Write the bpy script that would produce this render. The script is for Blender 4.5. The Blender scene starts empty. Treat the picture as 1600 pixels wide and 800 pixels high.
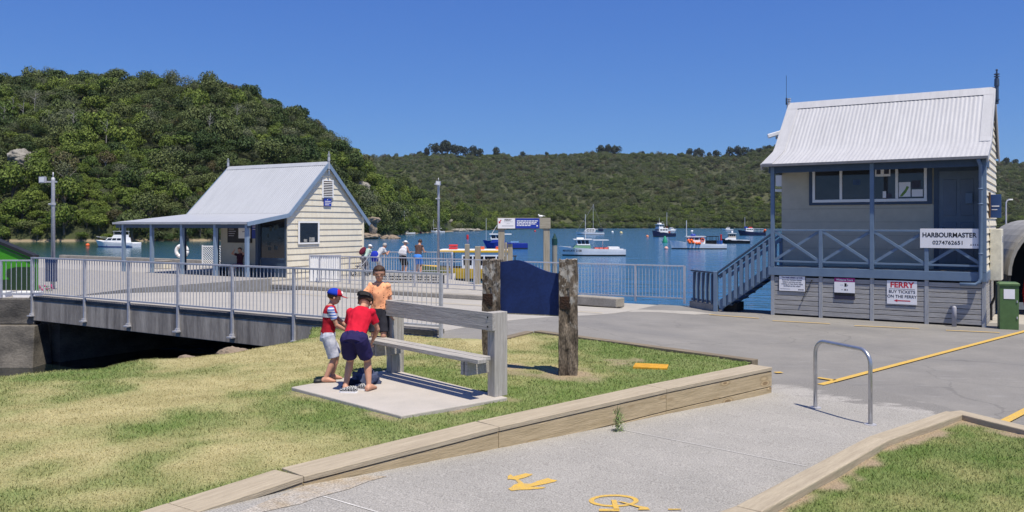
import bpy, bmesh, math, random
import numpy as np
from mathutils import Vector, Matrix, noise as mnoise
R = math.radians
SC = bpy.context.scene
COL = SC.collection
random.seed(7)

# ------------------------------------------------------------------ camera
F, HZ, ZC = 1300.0, 350.0, 2.4          # focal length in photo pixels, horizon row, eye height
cam = bpy.data.cameras.new('camera'); camo = bpy.data.objects.new('camera', cam); COL.objects.link(camo)
camo.location = (0, 0, ZC); camo.rotation_euler = (R(90), 0, 0)
cam.sensor_width = 36; cam.lens = 36*F/1600; cam.shift_y = -(400-HZ)/1600
cam.clip_start = .1; cam.clip_end = 30000
SC.camera = camo
# ------------------------------------------------------------------ sky, sun, exposure
SUN_EL, SUN_AZ = R(67), R(150)
w = bpy.data.worlds.new('World'); SC.world = w; w.use_nodes = True
nt = w.node_tree; nt.nodes.clear()
sky = nt.nodes.new('ShaderNodeTexSky'); sky.sky_type = 'NISHITA'; sky.sun_disc = False
sky.sun_elevation = SUN_EL; sky.sun_rotation = SUN_AZ
sky.air_density = 1.0; sky.dust_density = 0.15; sky.ozone_density = 4.5
bg = nt.nodes.new('ShaderNodeBackground'); bg.inputs[1].default_value = .15
# deepen the clear summer blue of the sky, channel by channel
sep = nt.nodes.new('ShaderNodeSeparateColor'); cmb = nt.nodes.new('ShaderNodeCombineColor')
for i_, (k_, p_) in enumerate(((.27, .82), (.425, .77), (.685, .46))):
    a_ = nt.nodes.new('ShaderNodeMath'); a_.operation = 'MULTIPLY'; a_.inputs[1].default_value = .115
    b_ = nt.nodes.new('ShaderNodeMath'); b_.operation = 'POWER'; b_.inputs[1].default_value = p_
    c_ = nt.nodes.new('ShaderNodeMath'); c_.operation = 'MULTIPLY'; c_.inputs[1].default_value = k_/.15
    nt.links.new(sep.outputs[i_], a_.inputs[0]); nt.links.new(a_.outputs[0], b_.inputs[0]); nt.links.new(b_.outputs[0], c_.inputs[0]); nt.links.new(c_.outputs[0], cmb.inputs[i_])
wo = nt.nodes.new('ShaderNodeOutputWorld')
nt.links.new(sky.outputs[0], sep.inputs[0]); nt.links.new(cmb.outputs[0], bg.inputs[0]); nt.links.new(bg.outputs[0], wo.inputs[0])
sl = bpy.data.lights.new('sun', 'SUN'); sl.energy = 5.0; sl.angle = R(.53); sl.color = (1, .925, .79)
slo = bpy.data.objects.new('sun', sl); COL.objects.link(slo)
sdir = Vector((math.cos(SUN_EL)*math.sin(SUN_AZ), math.cos(SUN_EL)*math.cos(SUN_AZ), math.sin(SUN_EL)))
slo.rotation_euler = sdir.to_track_quat('Z', 'Y').to_euler(); slo.location = (10, -20, 40)
SC.view_settings.view_transform = 'Standard'; SC.view_settings.look = 'None'
SC.view_settings.exposure = 0.19; SC.view_settings.gamma = 1.0; SC.view_settings.use_curve_mapping = False

# ------------------------------------------------------------------ helpers
def at(px, py, z=0.0):
    Y = F*(ZC-z)/(py-HZ); return Vector(((px-800)/F*Y, Y, z))
def atY(px, py, Y): return Vector(((px-800)/F*Y, Y, ZC-(py-HZ)/F*Y))
def TQ(t, q, z=0.0): return Vector((.848*t+.53*q, -.53*t+.848*q, z))
def sm(x):
    x = max(0., min(1., x)); return x*x*(3-2*x)
def lerp(a, b, f): return a+(b-a)*f
def interp(x, tab):
    if x <= tab[0][0]: return tab[0][1]
    for (a, b), (c, d) in zip(tab, tab[1:]):
        if x <= c: return b+(d-b)*(x-a)/(c-a)
    return tab[-1][1]

def lin(c):
    return tuple(((v/255)/12.92 if v/255 <= .04045 else ((v/255+.055)/1.055)**2.4) for v in c)

class MB:
    def __init__(s): s.v = []; s.f = []; s.m = []; s.mi = 0
    def add(s, vs, fs):
        o = len(s.v); s.v += [tuple(v) for v in vs]; s.f += [tuple(i+o for i in f) for f in fs]; s.m += [s.mi]*len(fs); return s
    def box(s, x0, y0, z0, x1, y1, z1):
        return s.add([(x0,y0,z0),(x1,y0,z0),(x1,y1,z0),(x0,y1,z0),(x0,y0,z1),(x1,y0,z1),(x1,y1,z1),(x0,y1,z1)],
            [(3,2,1,0),(4,5,6,7),(0,1,5,4),(1,2,6,5),(2,3,7,6),(3,0,4,7)])
    def beam(s, p, q, w, h, up=(0,0,1)):
        p = Vector(p); q = Vector(q); d = (q-p).normalized(); u = Vector(up)
        sd = d.cross(u)
        if sd.length < 1e-4: sd = d.cross(Vector((1,0,0)))
        sd.normalize(); u = sd.cross(d).normalized()
        a, b = sd*w/2, u*h/2
        vs = [p-a-b, p+a-b, p+a+b, p-a+b, q-a-b, q+a-b, q+a+b, q-a+b]
        return s.add(vs, [(0,1,2,3),(7,6,5,4),(0,4,5,1),(1,5,6,2),(2,6,7,3),(3,7,4,0)])
    def tube(s, pts, r, n=8, cap=True):
        pts = [Vector(p) for p in pts]; rs = r if isinstance(r, (list, tuple)) else [r]*len(pts)
        rings = []; ref = None
        for i, p in enumerate(pts):
            d = (pts[min(i+1, len(pts)-1)]-pts[max(i-1, 0)]).normalized()
            if ref is None:
                ref = Vector((0,0,1)) if abs(d.z) < .9 else Vector((1,0,0))
            a = d.cross(ref).normalized(); b = a.cross(d).normalized(); ref = b
            rings.append([p+(a*math.cos(k*2*math.pi/n)+b*math.sin(k*2*math.pi/n))*rs[i] for k in range(n)])
        return s.loft(rings, cap)
    def loft(s, rings, cap=True):
        n = len(rings[0]); vs = [v for r in rings for v in r]; fs = []
        for i in range(len(rings)-1):
            for k in range(n):
                fs.append((i*n+k, i*n+(k+1) % n, (i+1)*n+(k+1) % n, (i+1)*n+k))
        if cap: fs.append(tuple(range(n-1, -1, -1))); fs.append(tuple((len(rings)-1)*n+k for k in range(n)))
        return s.add(vs, fs)
    def prism(s, poly, z0, z1):                       # polygon in xy
        n = len(poly); vs = [(x, y, z0) for x, y in poly]+[(x, y, z1) for x, y in poly]
        return s.add(vs, [tuple(range(n-1, -1, -1)), tuple(range(n, 2*n))]+[(k, (k+1) % n, n+(k+1) % n, n+k) for k in range(n)])
    def prism_y(s, poly, y0, y1):                     # polygon in xz
        n = len(poly); vs = [(x, y0, z) for x, z in poly]+[(x, y1, z) for x, z in poly]
        return s.add(vs, [tuple(range(n)), tuple(range(2*n-1, n-1, -1))]+[(n+k, n+(k+1) % n, (k+1) % n, k) for k in range(n)])
    def prism_x(s, poly, x0, x1):                     # polygon in yz
        n = len(poly); vs = [(x0, y, z) for y, z in poly]+[(x1, y, z) for y, z in poly]
        return s.add(vs, [tuple(range(n-1, -1, -1)), tuple(range(n, 2*n))]+[(k, (k+1) % n, n+(k+1) % n, n+k) for k in range(n)])
    def ball(s, c, r, nu=12, nv=8, sq=(1,1,1)):
        rings = []
        for j in range(nv+1):
            th = math.pi*(j/nv) if 0 < j < nv else (0.02 if j == 0 else math.pi-.02)
            rings.append([(c[0]+r*sq[0]*math.sin(th)*math.cos(2*math.pi*k/nu), c[1]+r*sq[1]*math.sin(th)*math.sin(2*math.pi*k/nu),
                c[2]-r*sq[2]*math.cos(th)) for k in range(nu)])
        return s.loft(rings)
    def build(s, name, mats, parent=None, smooth=False, bevel=0, loc=None, fix=True):
        me = bpy.data.meshes.new(name); me.from_pydata(s.v, [], s.f)
        if not isinstance(mats, (list, tuple)): mats = [mats]
        for m in mats: me.materials.append(m)
        if len(mats) > 1: me.polygons.foreach_set('material_index', s.m)
        if fix:
            b = bmesh.new(); b.from_mesh(me); bmesh.ops.recalc_face_normals(b, faces=b.faces); b.to_mesh(me); b.free()
        if smooth: me.polygons.foreach_set('use_smooth', [True]*len(me.polygons))
        me.update()
        o = bpy.data.objects.new(name, me); COL.objects.link(o)
        if parent: o.parent = parent
        if loc is not None: o.location = loc
        if bevel:
            bv = o.modifiers.new('bevel', 'BEVEL'); bv.width = bevel; bv.segments = 2; bv.limit_method = 'ANGLE'
        return o

def tag(o, label=None, cat=None, group=None, kind=None):
    if label: o['label'] = label
    if cat: o['category'] = cat
    if group: o['group'] = group
    if kind: o['kind'] = kind
    return o
def thing(name, label, cat, loc=(0,0,0), rz=0, group=None):
    o = bpy.data.objects.new(name, None); COL.objects.link(o); o.empty_display_size = .2
    o.location = loc; o.rotation_euler = (0, 0, rz)
    return tag(o, label, cat, group)
def dup(root, loc, rz, label, scale=None):
    r = root.copy(); COL.objects.link(r); r.location = loc; r.rotation_euler = (0, 0, rz)
    if scale: r.scale = scale
    r['label'] = label
    for ch in list(root.children):
        c = ch.copy(); COL.objects.link(c); c.parent = r
        for g in ch.children:
            d = g.copy(); COL.objects.link(d); d.parent = c
    return r
def evaluated_mesh(ob):
    """the object's evaluated mesh, worked out in a scratch scene so the big scene is not re-evaluated"""
    ts = bpy.data.scenes.new('scratch'); ts.collection.objects.link(ob); vl = ts.view_layers[0]; vl.update()
    me = bpy.data.meshes.new_from_object(ob.evaluated_get(vl.depsgraph))
    bpy.data.objects.remove(ob); bpy.data.scenes.remove(ts); return me
def text(s, size, mat, parent, x, y, z, align='CENTER', rz=0, bold=0, name='lettering', sx=1):
    cu = bpy.data.curves.new('text', 'FONT'); cu.body = s; cu.size = size; cu.align_x = align; cu.align_y = 'CENTER'
    cu.offset = bold; cu.extrude = .001
    ob = bpy.data.objects.new('text', cu); me = evaluated_mesh(ob)
    me.materials.clear(); me.materials.append(mat)
    o = bpy.data.objects.new(name, me); COL.objects.link(o); o.parent = parent
    o.location = (x, y, z); o.rotation_euler = (R(90), 0, rz); o.scale = (sx, 1, 1)
    return o

# ------------------------------------------------------------------ materials
def nodes(name):
    m = bpy.data.materials.new(name); m.use_nodes = True
    n = m.node_tree.nodes; return m, n, m.node_tree.links, n['Principled BSDF']
def mat(name, c, rough=.6, var=.12, scale=6., bump=0., bscale=40., metal=0., spec=.4, stretch=(1,1,1), c2=None, fine=.0, fscale=120.):
    """colour c broken up by noise towards c2 (or darker), optional fine speckle and bump"""
    m, n, L, p = nodes(name)
    tc = n.new('ShaderNodeTexCoord'); mp = n.new('ShaderNodeMapping'); mp.inputs['Scale'].default_value = stretch
    L.new(tc.outputs['Object'], mp.inputs[0])
    nz = n.new('ShaderNodeTexNoise'); nz.inputs['Scale'].default_value = scale; nz.inputs['Detail'].default_value = 5; nz.inputs['Roughness'].default_value = .65
    L.new(mp.outputs[0], nz.inputs['Vector'])
    rp = n.new('ShaderNodeValToRGB'); rp.color_ramp.elements[0].position = .32; rp.color_ramp.elements[1].position = .68
    lo = c2 if c2 else tuple(v*(1-var*2) for v in c)
    rp.color_ramp.elements[0].color = (*lo, 1)
    rp.color_ramp.elements[1].color = (*(c if c2 else tuple(min(1, v*(1+var*.4)) for v in c)), 1)
    L.new(nz.outputs[0], rp.inputs[0]); out = rp.outputs[0]
    if fine:
        n2 = n.new('ShaderNodeTexNoise'); n2.inputs['Scale'].default_value = fscale; n2.inputs['Detail'].default_value = 2
        L.new(mp.outputs[0], n2.inputs['Vector'])
        mr = n.new('ShaderNodeMapRange'); mr.inputs[1].default_value = .3; mr.inputs[2].default_value = .7
        mr.inputs[3].default_value = 1-fine; mr.inputs[4].default_value = 1+fine
        L.new(n2.outputs[0], mr.inputs[0])
        mx = n.new('ShaderNodeVectorMath'); mx.operation = 'SCALE'
        L.new(out, mx.inputs[0]); L.new(mr.outputs[0], mx.inputs['Scale']); out = mx.outputs[0]
    L.new(out, p.inputs['Base Color'])
    p.inputs['Roughness'].default_value = rough; p.inputs['Metallic'].default_value = metal
    p.inputs['Specular IOR Level'].default_value = spec
    if bump:
        b3 = n.new('ShaderNodeTexNoise'); b3.inputs['Scale'].default_value = bscale; b3.inputs['Detail'].default_value = 4
        L.new(mp.outputs[0], b3.inputs['Vector'])
        bp = n.new('ShaderNodeBump'); bp.inputs['Strength'].default_value = bump; bp.inputs['Distance'].default_value = .02
        L.new(b3.outputs[0], bp.inputs['Height']); L.new(bp.outputs[0], p.inputs['Normal'])
    return m
def wood(name, c, c2, along='x', rough=.75, sc=1.):
    st = {'x': (1.2, 22, 22), 'y': (22, 1.2, 22), 'z': (22, 22, 1.2)}[along]
    return mat(name, c, rough, scale=1.6*sc, c2=c2, stretch=st, bump=.35, bscale=6, spec=.25, fine=.1, fscale=9)
def knots(m, ax=0):
    """dark knots with pale rims in a sawn board"""
    n, L = m.node_tree.nodes, m.node_tree.links; p = n['Principled BSDF']; src = p.inputs['Base Color'].links[0].from_socket
    tc = n.new('ShaderNodeTexCoord'); mp = n.new('ShaderNodeMapping'); mp.inputs['Scale'].default_value = (1.6, 4.5, 4.5); L.new(tc.outputs['Object'], mp.inputs[0])
    oi = n.new('ShaderNodeObjectInfo'); ad = n.new('ShaderNodeVectorMath'); ad.operation = 'ADD'; L.new(mp.outputs[0], ad.inputs[0]); L.new(oi.outputs['Random'], ad.inputs[1])
    vo = n.new('ShaderNodeTexVoronoi'); vo.inputs['Scale'].default_value = 1.0; L.new(ad.outputs[0], vo.inputs['Vector'])
    rp = n.new('ShaderNodeValToRGB'); e = rp.color_ramp.elements; e[0].position = 0; e[0].color = (.55,.5,.45,1); e[1].position = .24; e[1].color = (1,1,1,1)
    for q_, v_ in ((.10, (.62,.54,.46,1)), (.13, (1.22,1.18,1.1,1)), (.18, (.80,.76,.70,1))): k = e.new(q_); k.color = v_
    L.new(vo.outputs['Distance'], rp.inputs[0]); mx = n.new('ShaderNodeVectorMath'); mx.operation = 'MULTIPLY'; L.new(src, mx.inputs[0]); L.new(rp.outputs[0], mx.inputs[1])
    L.new(mx.outputs[0], p.inputs['Base Color']); return m
def leafmat(name, cols, rough=.65):
    """leaf colour: per tree from a ramp, per leaf clump lightened or darkened"""
    m, n, L, p = nodes(name)
    oi = n.new('ShaderNodeObjectInfo'); rp = n.new('ShaderNodeValToRGB'); cr = rp.color_ramp
    while len(cr.elements) < len(cols): cr.elements.new(.5)
    for i, c in enumerate(cols): cr.elements[i].position = i/(len(cols)-1); cr.elements[i].color = (*c, 1)
    L.new(oi.outputs['Random'], rp.inputs[0])
    g = n.new('ShaderNodeNewGeometry'); mr = n.new('ShaderNodeMapRange')
    mr.inputs[3].default_value = .6; mr.inputs[4].default_value = 1.45
    L.new(g.outputs['Random Per Island'], mr.inputs[0])
    mx = n.new('ShaderNodeVectorMath'); mx.operation = 'SCALE'
    L.new(rp.outputs[0], mx.inputs[0]); L.new(mr.outputs[0], mx.inputs['Scale']); L.new(mx.outputs[0], p.inputs['Base Color'])
    p.inputs['Roughness'].default_value = rough; p.inputs['Specular IOR Level'].default_value = .25
    return m
def attrmat(name, rough=.85, spec=.15, fine=.0, fscale=60., bump=0.):
    m, n, L, p = nodes(name)
    a = n.new('ShaderNodeAttribute'); a.attribute_name = 'col'; out = a.outputs['Color']
    tc = n.new('ShaderNodeTexCoord')
    if fine:
        n2 = n.new('ShaderNodeTexNoise'); n2.inputs['Scale'].default_value = fscale; n2.inputs['Detail'].default_value = 4
        L.new(tc.outputs['Object'], n2.inputs['Vector'])
        mr = n.new('ShaderNodeMapRange'); mr.inputs[1].default_value = .3; mr.inputs[2].default_value = .7
        mr.inputs[3].default_value = 1-fine; mr.inputs[4].default_value = 1+fine
        L.new(n2.outputs[0], mr.inputs[0])
        mx = n.new('ShaderNodeVectorMath'); mx.operation = 'SCALE'
        L.new(out, mx.inputs[0]); L.new(mr.outputs[0], mx.inputs['Scale']); out = mx.outputs[0]
        if bump:
            bp = n.new('ShaderNodeBump'); bp.inputs['Strength'].default_value = bump; bp.inputs['Distance'].default_value = .03
            L.new(n2.outputs[0], bp.inputs['Height']); L.new(bp.outputs[0], p.inputs['Normal'])
    L.new(out, p.inputs['Base Color'])
    p.inputs['Roughness'].default_value = rough; p.inputs['Specular IOR Level'].default_value = spec
    return m

M = {}
M['galv'] = mat('galvanised steel', (.50,.505,.54), .45, .10, 14, metal=.2, fine=.06)
M['steel'] = mat('bright steel tube', (.5,.51,.53), .32, .1, 9, metal=.75)
M['roofw'] = mat('white painted iron', (.46,.46,.47), .5, .06, 1.2, spec=.35, fine=.05, fscale=14, stretch=(5,.6,.6))
M['roofg'] = mat('grey painted iron', (.41,.425,.45), .5, .05, 1.2, spec=.35, fine=.05, fscale=14, stretch=(5,.6,.6))
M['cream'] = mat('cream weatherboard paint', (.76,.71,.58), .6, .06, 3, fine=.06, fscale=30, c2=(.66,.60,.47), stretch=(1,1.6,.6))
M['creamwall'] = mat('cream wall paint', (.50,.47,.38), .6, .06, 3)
M['blue'] = mat('slate blue paint', (.145,.21,.30), .5, .08, 5, c2=(.12,.18,.265), fine=.05)
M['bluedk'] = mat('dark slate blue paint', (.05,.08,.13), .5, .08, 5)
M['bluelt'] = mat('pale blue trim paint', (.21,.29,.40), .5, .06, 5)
M['greytimber'] = wood('weathered grey slat', (.43,.42,.40), (.27,.265,.26), 'x')
M['greypost'] = wood('weathered grey post', (.42,.43,.44), (.3,.31,.32), 'z')
M['white'] = mat('white paint', (.84,.84,.83), .45, .03, 4, spec=.4)
M['signwhite'] = mat('sign white', (.84,.83,.84), .45, .03, 4)
M['black'] = mat('black paint', (.012,.012,.014), .5)
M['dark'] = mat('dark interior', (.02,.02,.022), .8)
M['red'] = mat('red paint', (.55,.025,.03), .45, .05)
M['signred'] = mat('sign red', (.55,.02,.04), .5, .04)
M['orange'] = mat('orange plastic', (.85,.14,.03), .5, .06)
M['navy'] = mat('navy sign paint', (.010,.028,.125), .6, .2, 2.2, fine=.12, fscale=30)
M['royal'] = mat('royal blue paint', (.02,.05,.36), .4, .08)
M['signblue'] = mat('sign blue', (.03,.075,.21), .5, .05)
M['yellow'] = mat('yellow paint', (.80,.47,.03), .6, .06)
M['roadyellow'] = mat('road marking yellow', (.66,.40,.04), .8, .1, 30, c2=(.46,.33,.13), fine=.2)
M['magenta'] = mat('magenta print', (.42,.02,.2), .5)
M['green'] = mat('green enamel', (.085,.16,.055), .45, .1, 6)
M['bright'] = mat('bright green panel', (.055,.29,.012), .5, .06)
M['sage'] = mat('sage green paint', (.14,.30,.18), .5)
M['conc'] = mat('pale concrete', (.40,.375,.33), .85, .1, 2.2, c2=(.33,.31,.275), bump=.25, bscale=30, fine=.1, fscale=60)
M['slab'] = mat('bench slab concrete', (.47,.43,.385), .85, c2=(.40,.37,.33), scale=2.2, bump=.2, bscale=40, fine=.07, fscale=80)
M['concdk'] = mat('stained concrete', (.48,.43,.36), .9, c2=(.17,.15,.13), scale=1.5, stretch=(3.,3.,.35), bump=.4, bscale=20, fine=.15, fscale=25)
M['wing'] = mat('wall concrete', (.19,.172,.145), .9, c2=(.05,.047,.043), scale=1.0, stretch=(.8,.8,1.6), bump=.5, bscale=14, fine=.2, fscale=22)
M['kerbc'] = mat('kerb concrete', (.36,.33,.28), .9, c2=(.24,.22,.19), scale=3, bump=.4, bscale=30, fine=.2, fscale=40)
M['pile'] = wood('timber pile', (.40,.36,.28), (.24,.21,.16), 'z')
M['navyglass'] = mat('tinted window', (.012,.014,.02), .08, .1, 2, spec=.6)
M['glass'] = mat('dark window glass', (.05,.055,.065), .06, .2, 1.2, spec=.6)
M['skin'] = mat('skin', (.54,.285,.19), .55, .06, 12, spec=.35)
M['skinlt'] = mat('fair skin', (.52,.29,.21), .55, .06, 12)
M['hair'] = mat('brown hair', (.07,.035,.018), .6, .3, 30, bump=.6, bscale=60)
M['hairgrey'] = mat('grey hair', (.42,.40,.38), .6, .2, 30)
M['rock'] = mat('pale rock', (.34,.32,.28), .9, c2=(.13,.12,.10), scale=.6, bump=.6, bscale=2.5, fine=.2, fscale=6)
M['boulder'] = mat('boulder', (.30,.235,.17), .9, c2=(.19,.15,.11), scale=3, bump=.6, bscale=12)
M['hullwhite'] = mat('white hull', (.82,.82,.82), .35, .05, 1.5)
M['hullblue'] = mat('blue hull', (.02,.045,.33), .35, .08)
M['hulldark'] = mat('dark blue hull', (.012,.018,.06), .4, .1)
M['hullblack'] = mat('black hull', (.012,.012,.014), .4, .1)
M['mast'] = mat('pale mast', (.62,.62,.62), .4, .05)
M['antifoul'] = mat('antifouling', (.03,.025,.025), .7)
# ================================================================== setting
WZ = -1.35
def grid_mesh(name, xs, ys, fn, m, keep=None, colfn=None, smooth=True, kind='structure'):
    vs = []; idx = {}; fs = []; cols = []
    nx, ny = len(xs), len(ys)
    P = [[fn(x, y) for x in xs] for y in ys]
    used = {}
    def vi(i, j):
        k = (i, j)
        if k not in used:
            used[k] = len(vs); vs.append(tuple(P[j][i]))
        return used[k]
    for j in range(ny-1):
        for i in range(nx-1):
            if keep:
                c = (P[j][i]+P[j+1][i+1])/2
                if not keep(c.x, c.y): continue
            fs.append((vi(i, j), vi(i+1, j), vi(i+1, j+1), vi(i, j+1)))
    me = bpy.data.meshes.new(name); me.from_pydata(vs, [], fs); me.materials.append(m)
    if colfn:
        a = me.color_attributes.new('col', 'FLOAT_COLOR', 'POINT')
        a.data.foreach_set('color', np.array([(*colfn(v[0], v[1]), 1) for v in vs], dtype=np.float32).ravel())
    if smooth: me.polygons.foreach_set('use_smooth', [True]*len(fs))
    me.update()
    o = bpy.data.objects.new(name, me); COL.objects.link(o)
    if kind: o['kind'] = kind
    return o
def frange(a, b, d):
    n = max(1, round((b-a)/d)); return [a+(b-a)*i/n for i in range(n+1)]
def inpoly(x, y, poly):
    c = False; j = len(poly)-1
    for i in range(len(poly)):
        xi, yi = poly[i][0], poly[i][1]; xj, yj = poly[j][0], poly[j][1]
        if (yi > y) != (yj > y) and x < (xj-xi)*(y-yi)/(yj-yi)+xi: c = not c
        j = i
    return c
def dline(x, y, pts):
    b = 1e9
    for (x0, y0), (x1, y1) in zip(pts, pts[1:]):
        dx, dy = x1-x0, y1-y0; f = max(0, min(1, ((x-x0)*dx+(y-y0)*dy)/(dx*dx+dy*dy)))
        b = min(b, math.hypot(x-x0-f*dx, y-y0-f*dy))
    return b
def fbm(x, y, s, o=4): return mnoise.fractal(Vector((x/s, y/s, 1.7)), 1., 2., o)

# ---- water
m, n, L, p = nodes('harbour water')
p.inputs['Base Color'].default_value = (.016, .085, .18, 1); p.inputs['Roughness'].default_value = .12
p.inputs['IOR'].default_value = 1.33; p.inputs['Specular IOR Level'].default_value = .5
tc = n.new('ShaderNodeTexCoord')
def wave(sc, st, dist, prev=None, calm=True):
    mp = n.new('ShaderNodeMapping'); mp.inputs['Scale'].default_value = st; mp.inputs['Rotation'].default_value = (0, 0, .35)
    L.new(tc.outputs['Object'], mp.inputs[0])
    nz = n.new('ShaderNodeTexNoise'); nz.inputs['Scale'].default_value = sc; nz.inputs['Detail'].default_value = 4
    L.new(mp.outputs[0], nz.inputs['Vector'])
    b = n.new('ShaderNodeBump'); b.inputs['Strength'].default_value = 1.; b.inputs['Distance'].default_value = dist
    if calm:
        sx = n.new('ShaderNodeSeparateXYZ'); L.new(tc.outputs['Object'], sx.inputs[0]); mr = n.new('ShaderNodeMapRange'); mr.interpolation_type = 'SMOOTHSTEP'
        mr.inputs[1].default_value = -75; mr.inputs[2].default_value = -22; mr.inputs[3].default_value = .12; mr.inputs[4].default_value = 1
        L.new(sx.outputs[0], mr.inputs[0]); L.new(mr.outputs[0], b.inputs['Strength'])
    L.new(nz.outputs[0], b.inputs['Height'])
    if prev: L.new(prev.outputs[0], b.inputs['Normal'])
    return b
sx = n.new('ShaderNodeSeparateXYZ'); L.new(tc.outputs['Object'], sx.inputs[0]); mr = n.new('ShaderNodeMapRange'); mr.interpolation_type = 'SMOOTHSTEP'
mr.inputs[1].default_value = -90; mr.inputs[2].default_value = -25; L.new(sx.outputs[0], mr.inputs[0])   # green reflection of the headland painted into the base colour
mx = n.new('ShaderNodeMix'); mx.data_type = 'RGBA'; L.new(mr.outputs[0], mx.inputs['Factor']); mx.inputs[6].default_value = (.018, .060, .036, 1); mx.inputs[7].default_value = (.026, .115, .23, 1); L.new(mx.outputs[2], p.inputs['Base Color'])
b1 = wave(1.6, (1, 1.6, 1), .045); b2 = wave(.22, (1, 2.2, 1), .22, b1)
L.new(b2.outputs[0], p.inputs['Normal'])
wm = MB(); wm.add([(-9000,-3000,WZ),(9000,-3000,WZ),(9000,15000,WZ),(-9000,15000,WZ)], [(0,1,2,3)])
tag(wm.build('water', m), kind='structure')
m2, n, L, p = nodes('creek water')
p.inputs['Base Color'].default_value = (.004, .008, .009, 1); p.inputs['Roughness'].default_value = .08; p.inputs['IOR'].default_value = 1.33  # dark reflection of the creek wall put into the near-black base colour
tc = n.new('ShaderNodeTexCoord'); b1 = wave(2.2, (1, 1.6, 1), .006, None, False); L.new(b1.outputs[0], p.inputs['Normal'])
ck = MB(); ck.add([(-30, 11, WZ+.012), (-2, 11, WZ+.012), (-2, 20, WZ+.012), (-12.5, 26, WZ+.012), (-30, 21.9, WZ+.012)], [(0,1,2,3,4)]); tag(ck.build('creek', m2), kind='structure')
sb = MB(); sb.add([(-12000,-6000,-4.2),(12000,-6000,-4.2),(12000,20000,-4.2),(-12000,20000,-4.2)], [(0,1,2,3)])
tag(sb.build('ground', mat('sea floor silt', (.10,.085,.06), .9)), kind='structure')

# ---- land: quay, bridge deck, road
def Gt(t, q):
    z = .38*sm((-3.5-t)/5.5)*sm((21.6-q)/8)
    return z-.16*sm((12.25-q)/.3)*(1 if t < -3.2 else 0)
def G(x, y): return Gt(.848*x-.53*y, .53*x+.848*y)
def xy(t, q): v = TQ(t, q); return (v.x, v.y)
qm = MB()
qm.prism([xy(*a) for a in ((-70,21.6),(60,21.6),(60,27.5),(-5.6,27.5),(-5.6,23.2),(-13.2,23.4))]+[(1.95,28),(1.95,33.3),(-.95,33.3),(-2.5,35.9),(-2.75,40.7),(-8.3,41.2),xy(-30.5,32.6),xy(-70,32.6)], -3.6, -.012)
wharf = qm.build('wharf', M['conc']); tag(wharf, kind='structure')
lm = MB(); lm.prism([(-12.66,22.46),(-12.0,26.5),(-9.0,31.2),(-34,46),(-60,46),(-60,22.4)], -3.6, .36)
tag(lm.build('approach_road', mat('approach paving', (.33,.31,.28), .9, fine=.1)), kind='structure')
U = Vector((.727, .686, 0))
def inroad(x, y):                                  # inside the right-hand kerb: lawn there, no asphalt
    a = Vector((1.73,6.44,0)); b = Vector((5.25,10.0,0)); d = (b-a).normalized()
    right = (x-a.x)*d.y-(y-a.y)*d.x > .10
    e = Vector((.38,-.97,0)); left2 = (x-5.3)*e.y-(y-10.2)*e.x > .05
    return right and left2
asph = mat('asphalt', (.25,.238,.217), .88, c2=(.195,.187,.174), scale=.7, bump=.35, bscale=90, fine=.14, fscale=70, stretch=(1,1,1), spec=.25)
def scuffs(m):
    n, L = m.node_tree.nodes, m.node_tree.links; p = n['Principled BSDF']
    src = p.inputs['Base Color'].links[0].from_socket
    tc = n.new('ShaderNodeTexCoord'); mp = n.new('ShaderNodeMapping'); mp.inputs['Scale'].default_value = (1.1, 5.5, 1); mp.inputs['Rotation'].default_value = (0, 0, .5)
    nz = n.new('ShaderNodeTexNoise'); nz.inputs['Scale'].default_value = 1.4; nz.inputs['Detail'].default_value = 7; nz.inputs['Roughness'].default_value = .75
    L.new(tc.outputs['Object'], mp.inputs[0]); L.new(mp.outputs[0], nz.inputs['Vector'])
    rp = n.new('ShaderNodeValToRGB'); rp.color_ramp.elements[0].position = .56; rp.color_ramp.elements[1].position = .78
    L.new(nz.outputs[0], rp.inputs[0])
    mx = n.new('ShaderNodeMix'); mx.data_type = 'RGBA'
    L.new(rp.outputs[0], mx.inputs['Factor']); L.new(src, mx.inputs[6]); mx.inputs[7].default_value = (.31, .305, .295, 1)
    def over(prev, fac, col):
        q_ = n.new('ShaderNodeMix'); q_.data_type = 'RGBA'; L.new(fac, q_.inputs['Factor']); L.new(prev, q_.inputs[6]); q_.inputs[7].default_value = (*col, 1); return q_.outputs[2]
    def ramp(src_, a, b_, hi):
        r_ = n.new('ShaderNodeMapRange'); r_.inputs[1].default_value = a; r_.inputs[2].default_value = b_; r_.inputs[3].default_value = 0; r_.inputs[4].default_value = hi; L.new(src_, r_.inputs[0]); return r_.outputs[0]
    st = n.new('ShaderNodeTexNoise'); st.inputs['Scale'].default_value = .33; st.inputs['Detail'].default_value = 5; L.new(tc.outputs['Object'], st.inputs['Vector'])
    out = over(mx.outputs[2], ramp(st.outputs[0], .54, .66, .5), (.17, .166, .162))
    wp = n.new('ShaderNodeTexNoise'); wp.inputs['Scale'].default_value = 1.2; wp.inputs['Detail'].default_value = 3; L.new(tc.outputs['Object'], wp.inputs['Vector'])
    va = n.new('ShaderNodeVectorMath'); va.operation = 'MULTIPLY_ADD'; va.inputs[1].default_value = (.9,.9,0); L.new(wp.outputs['Color'], va.inputs[0]); L.new(tc.outputs['Object'], va.inputs[2])
    vo = n.new('ShaderNodeTexVoronoi'); vo.feature = 'DISTANCE_TO_EDGE'; vo.inputs['Scale'].default_value = .28; L.new(va.outputs[0], vo.inputs['Vector'])
    out = over(out, ramp(vo.outputs[0], .005, .0015, .28), (.07, .068, .066))
    L.new(out, p.inputs['Base Color'])
scuffs(asph)
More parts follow.
